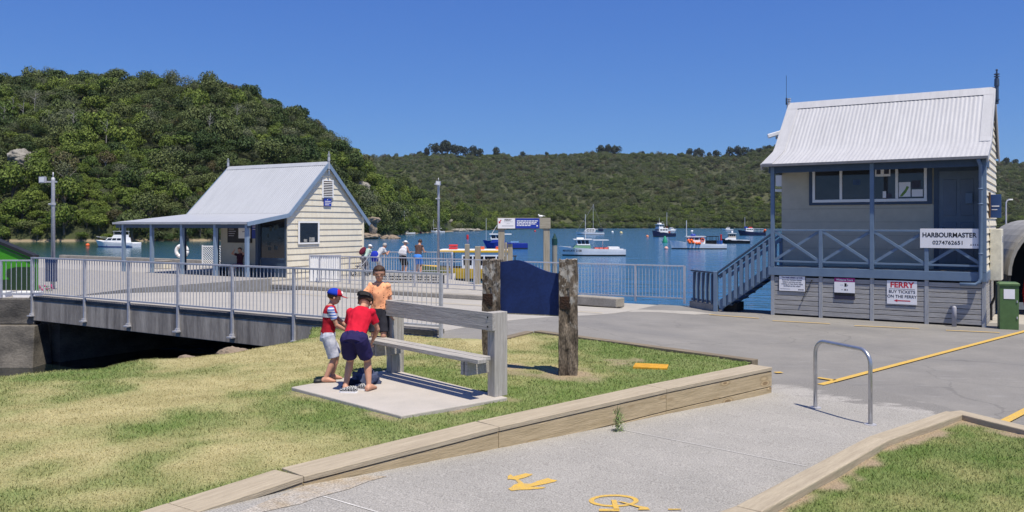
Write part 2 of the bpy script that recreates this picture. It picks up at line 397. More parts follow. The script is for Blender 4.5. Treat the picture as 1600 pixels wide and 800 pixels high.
grid_mesh('road', frange(-9.4, 60, .4), frange(-14, 23.3, .37), lambda t, q: TQ(t, q, Gt(t, q)+.004), asph, lambda x, y: not inroad(x, y))
DK0, DK1 = -22.5, -9.35
deckc = mat('bridge deck concrete', (.41,.385,.34), .88, c2=(.35,.33,.295), scale=.9, bump=.3, bscale=60, fine=.1, fscale=50)
br = thing('road_bridge', 'low concrete road bridge with a stained edge beam over the dark creek', 'bridge', TQ(-16, 12.3, 0))
def loc(o, root):                                  # keep world-space vertices under a thing placed at its base
    o.parent = root; o.matrix_parent_inverse = root.matrix_basis.inverted(); return o
bm_ = MB()
nT, nQ = 14, 14
ts = frange(DK0, DK1, (DK1-DK0)/nT); qs = frange(12.3, 21.58, 9.28/nQ)
def deckring(t):
    top = [TQ(t, q, Gt(t, q)+.012) for q in qs]; bot = [TQ(t, q, Gt(t, q)-.42) for q in reversed(qs)]
    return top+bot
bm_.loft([deckring(t) for t in ts]); loc(bm_.build('deck', deckc), br)
eb = MB()                                          # edge beam, its top lip slightly proud
s0, s1 = -22.75, -9.2
eb.beam(TQ(s0, 12.17, .10), TQ(s1, 12.17, .10), .26, .54)
loc(eb.build('edge_beam', M['concdk'], bevel=.012), br)
el = MB(); el.beam(TQ(s0, 12.20, .42), TQ(s1, 12.20, .42), .34, .09); loc(el.build('deck_lip', M['wing'], bevel=.01), br)  # dark material on the lip paints the shadow band below the railing
ab = MB(); ab.beam(TQ(-22.55, 12.6, -1.7), TQ(-22.55, 21.5, -1.7), .5, 3.3); ab.beam(TQ(-12.0, 12.6, -1.7), TQ(-12.0, 21.5, -1.7), .5, 3.3)
loc(ab.build('abutment', M['wing']), br)
# long kerb across the far side of the bridge
kb = MB(); kb.beam(TQ(-58, 21.75, .075), TQ(-13.6, 21.75, .075), .3, .17)
tag(kb.build('kerb', M['kerbc'], bevel=.03), kind='structure')
blk = MB(); p0 = at(898, 477); p1 = at(966, 482.5)
d = (p1-p0); blk.beam(p0+Vector((.1,.25,.15)), p1+Vector((.1,.25,.15)), .42, .27)
tag(blk.build('kerb_block', M['kerbc'], bevel=.03), 'low pale concrete kerb block lying beside the right carved post', 'kerb block')
# creek wall left of the bridge
ww = thing('creek_wall', 'dark stained concrete retaining wall stepping down into the creek at far left', 'retaining wall', (-13, 22.4, 0))
w1 = MB(); w1.box(-40, 22.18, -.27, -12.72, 22.5, .40); loc(w1.build('upper_wall', M['wing'], bevel=.02), ww)
w2 = MB(); w2.loft([[(x0, y0, z), (x1, y0, z), (x1, 22.6, z), (x0, 22.6, z)] for (x0, x1, y0, z) in ((-40, -12.35, 21.35, -2.4), (-40, -12.6, 21.95, -.285))])
loc(w2.build('lower_wall', M['wing'], bevel=.02), ww)

# ---- path (falls away from the camera along U)
def pz(x, y): return interp(x*U.x+y*U.y, [(-6, .86), (-1, .62), (3.36, .29), (5.6, .155), (7.5, .085), (10.3, .012), (30, .012)])
wall_px = [(308,800),(475,744.5),(780,667),(1042,608),(1207,574)]
WALL = [at(px, py, .38) for px, py in wall_px]
dirw = (WALL[0]-WALL[1]).normalized()
WALL = [WALL[0]+dirw*6, WALL[0]+dirw*2.5]+WALL
KERB = [Vector((1.73,6.44,0))-Vector((.69,.724,0))*9, Vector((1.73,6.44,0))-Vector((.69,.724,0))*3, Vector((1.73,6.44,0)), at(1357, 684, .1), at(1478, 642, .08)]
def polyat(P, f):
    Ls = [(b-a).length for a, b in zip(P, P[1:])]; T = sum(Ls); d = f*T
    for a, b, l in zip(P, P[1:], Ls):
        if d <= l+1e-9: return a+(b-a)*(d/l)
        d -= l
    return P[-1]
def pathpt(f, g):
    a = polyat(WALL, f); b = polyat(KERB, f); v = a+(b-a)*g
    return Vector((v.x, v.y, pz(v.x, v.y)+.010))
pathm = mat('chip seal path', (.405,.385,.35), .9, c2=(.345,.33,.30), scale=1.1, bump=.7, bscale=150, fine=.38, fscale=80, spec=.2)
grid_mesh('path', frange(0, 1, .012), frange(-.02, 1.02, .04), lambda f, g: pathpt(f, g), pathm)
fan = MB()                                         # the chip seal runs out past the end of the wall in a ragged edge
e0 = WALL[-1]; e1 = KERB[-1]
rag = [e0+Vector((-.35,.35,0))]+[e0+(e1-e0)*f+Vector((.72,.69,0))*a for f, a in ((.0,.8),(.12,.95),(.25,.9),(.38,.85),(.5,.7),(.64,.55),(.78,.35),(.9,.2),(1,.02))]
def fanpt(f, g):                                   # chip seal thinning out over the asphalt
    i = min(int(f*(len(rag)-1)), len(rag)-2); r_ = rag[i].lerp(rag[i+1], f*(len(rag)-1)-i); a = (e0+Vector((-.28,-.25,0))).lerp(e1+Vector((-.22,-.2,0)), f); v = a+(r_+Vector((.3,.28,0))-a)*g
    return Vector((v.x, v.y, .0175-.006*g))
def fancol(x, y):
    d_ = (Vector((x,y,0))-e0).dot(Vector((.72,.69,0)).normalized()); k_ = sm((d_+.15+.75*fbm(x, y, .5, 3)+.35*fbm(x, y, .09, 2)-.15)/.55)
    return [lerp(a, b_, k_) for a, b_ in zip((.385,.366,.335), (.225,.216,.20))]
grid_mesh('path_apron', frange(0, 1, .02), frange(0, 1, .04), fanpt, attrmat('thinning chip seal', .9, .2, .4, 80, .6), None, fancol)

# ---- retaining wall of timber
rw = thing('retaining_wall', 'long timber retaining wall with a flat plank cap between the lawn and the path', 'retaining wall', WALL[-1])
capw = wood('treated pine cap', (.45,.385,.28), (.34,.285,.205), 'x', sc=.6)
brd = knots(wood('treated pine board', (.50,.40,.255), (.33,.26,.155), 'x', sc=.8))
def strip_along(A, B, w, z0, z1, name, m, root, side=Vector((-.69,.727,0)), bevel=.006):
    """a board from A to B: front face on the line, w deep behind it; built in its own frame so grain runs along it"""
    d = (B-A); Ln = d.length; ang = math.atan2(d.y, d.x)
    b = MB(); b.box(0, 0, 0, Ln, w, z1-z0)
    o = b.build(name, m, root, bevel=bevel)
    rl = Matrix.Translation(Vector((A.x, A.y, z0)))@Matrix.Rotation(ang, 4, 'Z')
    o.matrix_basis = root.matrix_basis.inverted()@rl
    return o
full = WALL[1:]
for i, (a, b) in enumerate(zip(full, full[1:])):
    g = (b-a).normalized()*.003; nrm = Vector((-g.y, g.x, 0)).normalized()
    strip_along(a+g, b-g, .34, .333, .382, 'cap', capw, rw)
    back = nrm*.008
    strip_along(a+g+back, b-g+back, .1, .112, .325, 'board', brd, rw)
    strip_along(a+g+back*1.3, b-g+back*1.3, .1, -.16, .104, 'board', brd, rw)
ep = MB(); e = WALL[-1]
strip_along(e+U*.004+Vector((-.02,.02,0)), e+U*.034+Vector((-.02,.02,0)), .3, -.02, .36, 'end_plate', M['galv'], rw)
# low timber edging behind the lawn
C1, C2, C3 = at(834.5, 517.5, .38), at(1175, 564, .375), at(789, 529, .38)
edg = thing('timber_edging', 'low dark timber edging with a corner along the back of the lawn', 'edging', C1)
edm = wood('old timber edging', (.27,.22,.15), (.14,.115,.08), 'x')
dd = (C2-C1).normalized(); nn = Vector((-dd.y, dd.x, 0))
strip_along(C1, C2, .17, .14, .385, 'timber', edm, edg)
strip_along(C3-(C1-C3).normalized()*.1, C1-(C1-C3).normalized()*.02, .17, .14, .38, 'timber', edm, edg)

# ---- right-hand kerb of timber sleepers
kr = thing('timber_kerb', 'pale timber sleeper kerb turning a corner round the right-hand grass', 'kerb', KERB[-1])
def sleeper(A, B, w, name='sleeper', gap=.004, dz=(.0, .0)):
    d = (B-A); Ln = d.length-gap*2; ang = math.atan2(d.y, d.x); dn = d.normalized(); s = Vector((dn.y, -dn.x, 0))
    za = pz(A.x, A.y)+.07+dz[0]; zb = pz(B.x, B.y)+.07+dz[1]
    k = MB()
    def ring(x, z): return [(x, 0, z-.2), (x, -w, z-.2), (x, -w, z), (x, 0, z)]
    k.loft([ring(gap, za), ring(gap+Ln, zb)])
    o = k.build(name, capw, kr, bevel=.012)
    o.matrix_basis = kr.matrix_basis.inverted()@Matrix.Translation(Vector((A.x, A.y, 0)))@Matrix.Rotation(ang, 4, 'Z')
for a, b in zip(KERB[1:], KERB[2:]): sleeper(a, b, .215)
K5 = KERB[-1]+(at(1600, 672.5, .08)-KERB[-1]).normalized()*3.4
sleeper(KERB[-1]+Vector((.02,-.03,0)), K5, -.2)   # second arm

# ---- lawns
STRAW, STRAW2, GRN, GRN2, DIRT = (.42,.37,.185), (.34,.30,.14), (.14,.195,.052), (.19,.23,.08), (.32,.245,.165)
SLAB = [at(455, 605, .385), at(627, 650, .385), at(793, 621, .385), at(612, 577, .385)]
slabxy = [(v.x, v.y) for v in SLAB]
BANK = [(-16, 10.9)]+[(v.x, v.y) for v in (at(-120, 600, .3), at(0, 588, .3), at(70, 580, .3), at(150, 574, .3), at(215, 561, .3), at(300, 556, .3), at(345, 552, .3), at(400, 541, .3), at(440, 535, .3), at(482, 525, .3))]+[xy(-12.2, 12.0), xy(-8.9, 12.0)]
wl = [(v.x-.10, v.y+.12) for v in WALL]
LAWN = BANK+[(C3.x+.02, C3.y), (C1.x, C1.y), (C2.x-.05, C2.y+.02), (WALL[-1].x-.3, WALL[-1].y+.1)]+list(reversed(wl))+[(-16, -1.5)]
bank_in = BANK[:-2]
POSTS = [(.78, 11.32), (-.29, 11.85)]
def lawncol(x, y):
    f = fbm(x, y, 2.6)*1.1+fbm(x+40, y, .55, 3)*.55
    dw = dline(x, y, wl[1:]); ds = dline(x, y, slabxy+slabxy[:1])
    b = .06+.55*sm((x+.6)/2.4)+.75*sm(1-dw/.75)+.45*sm(1-ds/.8)*sm((y-8.2)/1.5)
    if x < -2: b -= .15*sm((y-9)/3)
    g = sm(.5+(f+b)*.75)
    h = sm(.5+fbm(x, y+9, .35, 2)*.9)
    s_ = [lerp(a, c, h) for a, c in zip(STRAW, STRAW2)]; g_ = [lerp(a, c, h) for a, c in zip(GRN, GRN2)]
    c = [lerp(a, d_, g) for a, d_ in zip(s_, g_)]
    bare = 0
    if not inpoly(x, y, slabxy): bare = .9*sm(1-(ds-.02)/.2)*sm((.35+fbm(x, y, .5, 2)*1.2))*(1 if y < 10.3 else .25)
    for px, py in POSTS: bare = max(bare, .9*sm(1.25-math.hypot(x-px, (y-py))/.5+fbm(x, y, .25, 2)*.6))
    bare = max(bare, .85*sm(.9-dline(x, y, [(-.4,11.6),(.95,11.05)])/.35+fbm(x, y, .3, 2)*.7)*.8)
    bare = max(bare, .8*sm(1.1-math.hypot((x-1.72), (y-12.45))/.45+fbm(x, y, .25, 2)*.7))
    bare = max(bare, .7*sm(1-dw/.12)*sm(.35+fbm(x, y, .7, 2)*1.5))
    return [lerp(a, d_, bare) for a, d_ in zip(c, DIRT)], bare
def lawnz(x, y):
    z = .348+.014*fbm(x, y, 1.1, 2)
    inside = inpoly(x, y, LAWN); d = dline(x, y, bank_in)
    wob = .16*fbm(x, y, .9, 3)
    if y > 10.2 and x < -3.2:
        if inside: z -= .10*sm((.5+wob-d)/.6)
        else: z = .24-1.9*sm((d+wob*.4)/1.25)-.3*d
    if y < 5: z += .045*(5-y)
    return z
def keepl(x, y):
    if inpoly(x, y, LAWN): return True
    return x < -3.3 and y > 10 and dline(x, y, bank_in) < 1.6 and not inpoly(x, y, [xy(-22.4,11.9), xy(-9,11.9), xy(-9,22), xy(-22.4,22)]) and y < 21
lawnm = attrmat('turf', fine=.35, fscale=55, bump=.6)
xs = frange(-16, -7.6, .3)[:-1]+frange(-7.6, 3.9, .075); ys = frange(-1.5, 5.2, .3)[:-1]+frange(5.2, 17.2, .075)
grid_mesh('lawn', xs, ys, lambda x, y: Vector((x, y, lawnz(x, y))), lawnm, keepl, lambda x, y: lawncol(x, y)[0])
kin = [(v.x+.09, v.y-.09) for v in KERB[1:]]
RL = kin+[(K5.x-.1, K5.y-.04), (9, 3), (6, 0), (0, 0)]
def rcol(x, y):
    f = fbm(x, y, 1.4)*.8+fbm(x+4, y, .4, 3)*.5
    dk = dline(x, y, kin+[(K5.x-.1, K5.y)])
    g = sm(.80+f*.7); h = sm(.5+fbm(x, y+9, .35, 2)*.9)
    c = [lerp(lerp(a, b, h), lerp(c_, d_, h), g) for a, b, c_, d_ in zip(STRAW, STRAW2, GRN, GRN2)]
    bare = .95*sm(.85-(dk-.13)/.16+fbm(x, y, .3, 2)*1.3)
    c = [c[0]*.80, c[1]*.86, c[2]*.75]
    return [lerp(a, d_, bare) for a, d_ in zip(c, DIRT)], bare
def rz(x, y): return pz(x, y)+.0+.012*fbm(x, y, .8, 2)+.05*sm((dline(x, y, kin)-.3)/1.2)
grid_mesh('lawn_verge', frange(-1, 9, .08), frange(0, 10.2, .08), lambda x, y: Vector((x, y, rz(x, y))), lawnm, lambda x, y: inpoly(x, y, RL), lambda x, y: rcol(x, y)[0])

# grass blades
def blades(name, N, box, inside, zf, cf, seed, h0, h1, wd, bank=False):
    rs = np.random.RandomState(seed); V = []; Cc = []
    pts = 0
    while pts < N:
        x = rs.uniform(box[0], box[1]); y = box[2]+(box[3]-box[2])*rs.uniform()**1.35
        if not inside(x, y): continue
        pts += 1
        (c, bare) = cf(x, y)
        if rs.uniform() < bare*.93: continue
        z = zf(x, y); a = rs.uniform(0, 6.283); ca, sa = math.cos(a), math.sin(a)
        green = c[1]/(c[0]+.001)
        h = rs.uniform(h0, h1)*(1 if green > 1 else .55); w_ = wd*rs.uniform(.7, 1.4)*(1+y*.05); ln = h*rs.uniform(.2, 1.3)
        la = rs.uniform(0, 6.283)
        V += [(x-ca*w_, y-sa*w_, z-.004), (x+ca*w_, y+sa*w_, z-.004), (x+math.cos(la)*ln, y+math.sin(la)*ln, z+h)]
        k = rs.uniform(.7, 1.4); kk = rs.uniform(-.03, .03)
        Cc += [(max(0, c[0]*k+kk), c[1]*k, c[2]*k, 1)]*3
    me = bpy.data.meshes.new(name); nf = len(V)//3
    me.from_pydata(V, [], [(3*i, 3*i+1, 3*i+2) for i in range(nf)]); me.materials.append(attrmat('grass blade '+name, .6, .2))
    a = me.color_attributes.new('col', 'FLOAT_COLOR', 'POINT'); a.data.foreach_set('color', np.array(Cc, dtype=np.float32).ravel())
    o = bpy.data.objects.new(name, me); COL.objects.link(o); return o
PATHSPOT = [(v.x, v.y) for v in (at(690, 510, .385), at(752, 508, .385), at(800, 520, .385), at(788, 531, .385), at(735, 537, .385), at(718, 524, .385))]
def inl(x, y):
    return inpoly(x, y, LAWN) and not inpoly(x, y, slabxy) and not inpoly(x, y, PATHSPOT)
tag(blades('grass', 170000, (-8.2, 3.7, 5.4, 16.6), inl, lawnz, lawncol, 3, .012, .034, .0030), 'short patchy straw and green grass of the near lawn', 'grass', kind='stuff')
tag(blades('verge_grass', 60000, (1.2, 6.6, 4.6, 10.2), lambda x, y: inpoly(x, y, RL), rz, rcol, 5, .012, .038, .0026), 'green grass inside the right-hand timber kerb', 'grass', kind='stuff')
fp = MB(); fp.prism(PATHSPOT, .1, .351); tag(fp.build('footpath', M['conc']), kind='structure')
sl_ = MB(); sl_.prism(slabxy, .20, .388)
tag(sl_.build('concrete_slab', M['slab'], bevel=.012), 'flat pale concrete pad under the timber bench', 'concrete pad')

# ---- painted marks on the road
def paint(name, pts_px, z=.012, surf=None):
    b = MB(); vs = []
    for px, py in pts_px:
        v = at(px, py, 0.)
        if surf:
            for _ in range(12): v = at(px, py, surf(v.x, v.y))
            v.z = surf(v.x, v.y)+.015
        else: v.z = z
        vs.append(v)
    b.add(vs, [tuple(range(len(vs)))]); o = b.build(name, M['roadyellow'], fix=False); tag(o, kind='structure'); return o
def line(px0, py0, px1, py1, wd, ext=0):
    a = at(px0, py0); b = at(px1, py1); d = (b-a).normalized(); b = b+d*ext; s = Vector((-d.y, d.x, 0))*wd/2
    m_ = MB(); m_.add([v+Vector((0,0,.022)) for v in (a-s, b-s, b+s, a+s)], [(0,1,2,3)]); tag(m_.build('road_marking', M['roadyellow']), kind='structure')
dl = MB(); dl.add([TQ(-22.3, 19.4, .105), TQ(-9.4, 19.4, .11), TQ(-9.4, 19.5, .105), TQ(-22.3, 19.5, .10)], [(0,1,2,3)]); tag(dl.build('road_marking', mat('worn yellow line', (.45,.36,.17), .85)), kind='structure')
line(1282, 603, 1600, 519, .11, 6); line(1278, 592, 1305, 596, .1); line(1211, 584, 1222, 583.5, .1); line(1569, 661, 1600, 645, .11, 5)
for a in ((1108,492.5,1186,498.5), (1207,502.2,1297,507), (1335,510,1436,514.5), (1478,517.3,1562,521)): line(*a, .075)
for a in ((961,671,1262,731,.014), (505,778,600,806,.014)):
    v0, v1 = [Vector((0,0,0))+at(a[2*i], a[2*i+1], .08) for i in (0,1)]
    for v in (v0, v1):
        for _ in range(10): u_ = at(*((a[0],a[1]) if v is v0 else (a[2],a[3])), pz(v.x, v.y)); v.x, v.y = u_.x, u_.y
        v.z = pz(v.x, v.y)+.014
    d = (v1-v0).normalized(); s = Vector((-d.y, d.x, 0))*a[4]/2; n_ = 12; jm = MB(); vs = []
    for i in range(n_+1):
        c = v0.lerp(v1, i/n_); c.z = pz(c.x, c.y)+.0145; vs += [c-s, c+s]
    jm.add(vs, [(2*i, 2*i+2, 2*i+3, 2*i+1) for i in range(n_)]); tag(jm.build('path_joint', mat('pale joint', (.60,.58,.54), .9, fine=.2)), kind='structure')
def sheet(name, P, m, zf):
    vs = []
    for px, py in P:
        v = at(px, py, 0.)
        for _ in range(12): v = at(px, py, zf(v.x, v.y))
        vs.append(v)
    b = MB(); b.add(vs, [tuple(range(len(vs)))]); tag(b.build(name, m), kind='structure')
sheet('path_dirt', [(476,758.5),(425,779),(372,801),(405,801),(432,795),(470,787),(495,777),(545,764),(575,752),(605,744),(570,742),(530,748)], mat('gravelly dirt', (.34,.275,.19), .95, c2=(.40,.375,.335), scale=5, fine=.4, fscale=70, bump=.8), lambda x, y: pz(x, y)+.014)
sheet('pavement', [(962,482.4),(1082,486.2),(1118,490.6),(1085,491.6),(1020,487.5),(952,486.8)], M['conc'], lambda x, y: .012)
def zz(P, sx, sy, ox=780, oy=730): return [(ox+x/sx, oy+y/sy) for x, y in P]
pzs = lambda x, y: pz(x, y)
paint('footprint_marking', zz([(65,108),(68,80),(90,68),(110,85),(150,75),(205,60),(262,66),(250,76),(190,98),(150,106),(175,125),(190,140),(250,142),(300,120),(380,97),(410,108),(455,115),(430,128),(350,146),(290,158),(240,165),(330,166),(365,170),(340,180),(235,188),(160,190),(95,198),(70,182),(95,168),(115,150),(150,138),(128,112),(90,106)], 5, 5), surf=pzs)
rim = [(895+195*math.cos(a), 275+48*math.sin(a)) for a in [i*2*math.pi/40 for i in range(40)]]
rin = [(895+155*math.cos(a), 275+35*math.sin(a)) for a in [i*2*math.pi/40 for i in range(40)]]
b = MB()
def onpath(px, py):
    v = at(px, py, 0.)
    for _ in range(12): v = at(px, py, pz(v.x, v.y))
    v.z = pz(v.x, v.y)+.015; return v
A_ = [onpath(*q_) for q_ in zz(rim, 5, 5)]; B_ = [onpath(*q_) for q_ in zz(rin, 5, 5)]
b.add(A_+B_, [(i, (i+1) % 40, 40+(i+1) % 40, 40+i) for i in range(40)])
for P_ in ([(875,272),(915,272),(940,350),(895,350)], [(915,280),(960,285),(1090,318),(1160,330),(1180,350),(1080,350),(1100,335)], [(780,342),(940,342),(940,360),(780,360)], [(1320,342),(1420,342),(1420,350),(1320,350)]):
    q_ = [onpath(*r_)+Vector((0,0,.003)) for r_ in zz(P_, 5, 5)]; b.add(q_, [tuple(range(len(q_)))])
tag(b.build('bicycle_marking', M['roadyellow'], fix=False), kind='structure')
# ================================================================== hills and bush
YS_A = [(-500,168),(0,176),(300,182),(380,186),(460,196),(520,210),(590,236),(620,270),(700,395),(770,520),(820,610),(900,640)]
PR_A = [(-500,150),(-100,140),(0,129),(60,121),(130,120),(200,117),(240,124),(290,130),(340,132),(380,141),(420,158),(460,172),(500,195),(530,222),(560,248),(600,276),(650,302),(720,326),(800,345),(870,353)]
PR_B = [(300,262),(560,246),(640,243),(660,240),(720,239),(800,243),(850,243),(900,241),(960,240),(1020,243),(1100,243),(1130,241),(1160,241),(1200,229),(1250,214),(1320,208),(1400,222),(1480,240),(1560,251),(1600,254),(1700,246),(1800,250),(2100,245)]
def hillA(px, s):
    """s 0 at the shore .. 1 on the ridge, beyond 1 the back slope"""
    ys = interp(px, YS_A); dep = 150+40*sm((px-500)/200); Y = ys+dep*s; X = (px-800)/F*Y
    zr = ZC+(HZ-interp(px, PR_A))/F*(ys+dep)-3.5
    base = WZ-.6
    if s <= 1:
        sl_ = s*.55+.45*s**.55 if s > 0 else 0
        z = base+(zr-base)*sl_
        z += (5.*fbm(X, Y, 38, 3)+2.5*fbm(X, Y, 14, 2))*sm(s*4)*sm((1.06-s)*5)*min(1, (zr-base)/30)
    else: z = zr-(s-1)*55
    return Vector((X, Y, z))
def hillB(px, s):
    ys = 694+25*math.sin(px*.013); Y = ys+800*s; X = (px-800)/F*Y
    zr = ZC+(HZ-interp(px, PR_B))/F*(ys+800)-5
    base = WZ-.8
    if s <= 1:
        z = base+(zr-base)*(s*.75+.25*s*s)
        z += (22*fbm(X, Y, 190, 4)+11*fbm(X*1.5, Y*.6, 70, 3))*sm(s*5)*sm((1.05-s)*5)
        if s < .06: z = base+1.6*s/.06
    else: z = zr-(s-1)*120
    return Vector((X, Y, z))
hm = mat('bush floor', (.045,.056,.018), .95, c2=(.026,.034,.012), scale=.25, bump=1, bscale=1.)
def sandmix(m, z0, z1, col=(.36,.29,.19)):
    n, L = m.node_tree.nodes, m.node_tree.links; p = n['Principled BSDF']; src = p.inputs['Base Color'].links[0].from_socket
    g = n.new('ShaderNodeNewGeometry'); sp = n.new('ShaderNodeSeparateXYZ'); L.new(g.outputs['Position'], sp.inputs[0])
    mr = n.new('ShaderNodeMapRange'); mr.inputs[1].default_value = z0; mr.inputs[2].default_value = z1; mr.inputs[3].default_value = 1; mr.inputs[4].default_value = 0
    L.new(sp.outputs['Z'], mr.inputs[0]); mx = n.new('ShaderNodeMix'); mx.data_type = 'RGBA'
    L.new(mr.outputs[0], mx.inputs['Factor']); L.new(src, mx.inputs[6]); mx.inputs[7].default_value = (*col, 1); L.new(mx.outputs[2], p.inputs['Base Color'])
sandmix(hm, -1.05, -.75, (.25,.20,.13))
hm2 = mat('scrub floor', (.075,.08,.035), .95, c2=(.045,.052,.022), scale=.12, bump=1, bscale=.6); sandmix(hm2, -.75, -.35)
grid_mesh('headland', frange(-500, 870, 8), [-.06,-.02,0,.015]+frange(.03, 1, .035)+[1.1,1.3,1.8], lambda px, s: hillA(px, s), hm)
grid_mesh('hills', frange(300, 2100, 14), [-.03,-.01,0,.012,.03,.05,.065]+frange(.09, 1, .035)+[1.1,1.4,2.], lambda px, s: hillB(px, s), hm2)

def crown_mesh(name, seed, nl, n, leaf, m, flat=.75, spread=.62, hgt=.8, bare=False):
    """leaf clumps scattered over several lobes, unit radius; origin at the foot of the crown"""
    rs = random.Random(seed); V = []; Fc = []
    lobes = []
    for i in range(nl):
        a = rs.uniform(0, 6.283); d = spread*math.sqrt(rs.uniform(0, 1)); r = rs.uniform(.22, .50)
        lobes.append((d*math.cos(a), d*math.sin(a), hgt*(.95-.62*d*d)+rs.uniform(-.2, .14), r))
    tw = sum(l[3]**2 for l in lobes)
    for lx, ly, lz, r in lobes:
        for k in range(int(n*r*r/tw)):
            v = Vector((rs.gauss(0,1), rs.gauss(0,1), rs.gauss(0,1))).normalized()
            if v.z < -.35 and rs.random() < .75: continue
            rad = r*rs.uniform(.78, 1.08)
            c = Vector((lx+v.x*rad, ly+v.y*rad, lz+v.z*rad*flat))
            nr = (v+Vector((rs.gauss(0,.5), rs.gauss(0,.5), rs.gauss(0,.5)))).normalized()
            t1 = nr.cross(Vector((rs.gauss(0,1), rs.gauss(0,1), rs.gauss(0,1)))).normalized(); t2 = nr.cross(t1)
            s1 = leaf*rs.uniform(.55, 1.25); s2 = s1*rs.uniform(.45, .9); o = len(V)
            V += [c-t1*s1, c-t2*s2+nr*s1*.2, c+t1*s1, c+t2*s2+nr*s1*.15]; Fc.append((o, o+1, o+2, o+3))
    me = bpy.data.meshes.new(name); me.from_pydata(V, [], Fc); me.materials.append(m); me.update(); return me
def trunk_mesh(name, seed, m, h=1., limbs=5, r=.06):
    rs = random.Random(seed); b = MB()
    b.tube([(0,0,-.5),(.02,.01,.1),(.03,-.02,h*.55)], [r*1.3, r, r*.55], 6)
    for i in range(limbs):
        a = i*6.283/limbs+rs.uniform(-.4,.4); q = rs.uniform(.45,.75)
        b.tube([(.02,0,h*rs.uniform(.15,.4)), (.3*q*math.cos(a), .3*q*math.sin(a), h*.55), (q*math.cos(a), q*math.sin(a), h*rs.uniform(.7,.95))], [r*.6, r*.4, r*.12], 5)
    me = bpy.data.meshes.new(name); me.from_pydata(b.v, [], b.f); me.materials.append(m); return me
LV = [leafmat('bright bush leaf', [(.092,.135,.02),(.12,.16,.024),(.072,.115,.02)]),
      leafmat('olive bush leaf', [(.078,.105,.03),(.098,.12,.036),(.062,.088,.024)]),
      leafmat('dark bush leaf', [(.036,.064,.016),(.048,.076,.019),(.05,.068,.022)]),
      leafmat('grey bush leaf', [(.135,.15,.082),(.115,.13,.066),(.10,.118,.058)]),
      leafmat('brown bush leaf', [(.095,.078,.034),(.08,.074,.03),(.10,.095,.04)])]
PINE = leafmat('pine leaf', [(.022,.036,.022),(.03,.045,.026)])
BARK = mat('bark', (.17,.14,.11), .9); BARKP = mat('pale bark', (.34,.31,.27), .9)
KIND = [('bright green', 0, 9, 2300, .06, .72, .80), ('bright green', 0, 6, 1900, .06, .85, .95), ('olive green', 1, 11, 2100, .055, .85, .9), ('olive green', 1, 7, 1700, .055, 1.0, 1.1),
        ('dark green', 2, 8, 2100, .06, .75, .85), ('dark green', 2, 11, 2200, .06, .7, .75), ('grey green', 3, 10, 1100, .045, .95, 1.05), ('brownish', 4, 8, 1500, .055, .85, .9)]
CM = [crown_mesh('tree_crown', 20+i, k[2], k[3], k[4], LV[k[1]], k[5], .62, k[6]) for i, k in enumerate(KIND)]
TM = [trunk_mesh('tree_trunk', 50+i, BARKP if i >= 6 else BARK) for i in range(8)]
TREES = {}
def tree(name, label, cat, group, loc, s, rz, k, zs=1., crown=None, trunk=None):
    root = thing(name, label, cat, loc, rz, group); root.scale = (s, s, s*zs)
    for nm, me in (('trunk', trunk or TM[k]), ('crown', crown or CM[k])):
        o = bpy.data.objects.new(nm, me); COL.objects.link(o); o.parent = root
        if nm == 'crown': TREES.setdefault(k, o)
    return root
rs = random.Random(11)
CLIFFS = [(36,258,34,26),(568,292,14,12),(600,338,26,15),(706,350,14,10),(797,338,10,5)]
pts = []
for i in range(30000):
    px = rs.uniform(-60, 840); s = rs.uniform(.0, 1.03) if i % 4 else rs.uniform(0, .16)
    p_ = hillA(px, s)
    dens = p_.y/300.
    if rs.random() > min(1, .45+dens*.4): continue
    pts.append((px, s, p_))
kept = []; cell = {}
for px, s, p_ in pts:
    r = rs.choice((1.8, 2.4, 2.9, 3.5, 4.2, 5.2))*(1 if s > .03 else .8)
    key = (int(p_.x//6), int(p_.y//6)); ok = True
    for a in (-1,0,1):
        for b_ in (-1,0,1):
            for (q_, r2) in cell.get((key[0]+a, key[1]+b_), ()):
                if math.hypot(q_.x-p_.x, q_.y-p_.y) < .45*(r+r2): ok = False; break
    if not ok: continue
    sx = 800+F*p_.x/p_.y; sy = HZ-F*(p_.z-ZC)/p_.y
    if any(abs(sx-c[0]) < c[2]*.8 and -4 < sy-c[1] < c[3]*.6+9 for c in CLIFFS): continue
    cell.setdefault(key, []).append((p_, r)); kept.append((p_, r, s, px))
def kindof(p_, s):
    f = fbm(p_.x, p_.y, 45, 3)+rs.gauss(0, .22)
    lowness = 1-s
    u = rs.random()
    if u < .03: return 7
    if u < .10+.10*(s > .5): return 6
    if f+lowness*.25 > .22: return rs.choice((0,1,0,1,4))
    if f > -.12: return rs.choice((2,3,2,3,1,5))
    return rs.choice((4,5,4,2,3))
kept.sort(key=lambda a: a[0].y)
vis = [a for a in kept if -20 < a[3] < 760]
ind = vis[:290]; indset = set(id(a) for a in ind)
LBL = {0:'rounded bright green bush tree low on the headland across the creek', 2:'olive green bush tree low on the headland across the creek', 4:'dark green bush tree low on the headland across the creek',
       6:'pale grey green tree with thin foliage low on the headland', 7:'brownish leaved tree low on the headland across the creek'}
LBL[1] = LBL[0]; LBL[3] = LBL[2]; LBL[5] = LBL[4]
for a in ind:
    k = kindof(a[0], a[2]); p_ = a[0]
    tree('bush_tree', LBL[k], 'tree', KIND[k][0]+' trees low on the headland', (p_.x, p_.y, p_.z-.4), a[1], rs.uniform(0, 6.28), k, rs.choice((.85,1,1.15,1.3)))
rest = [(a[0], a[1], kindof(a[0], a[2])) for a in kept if id(a) not in indset]
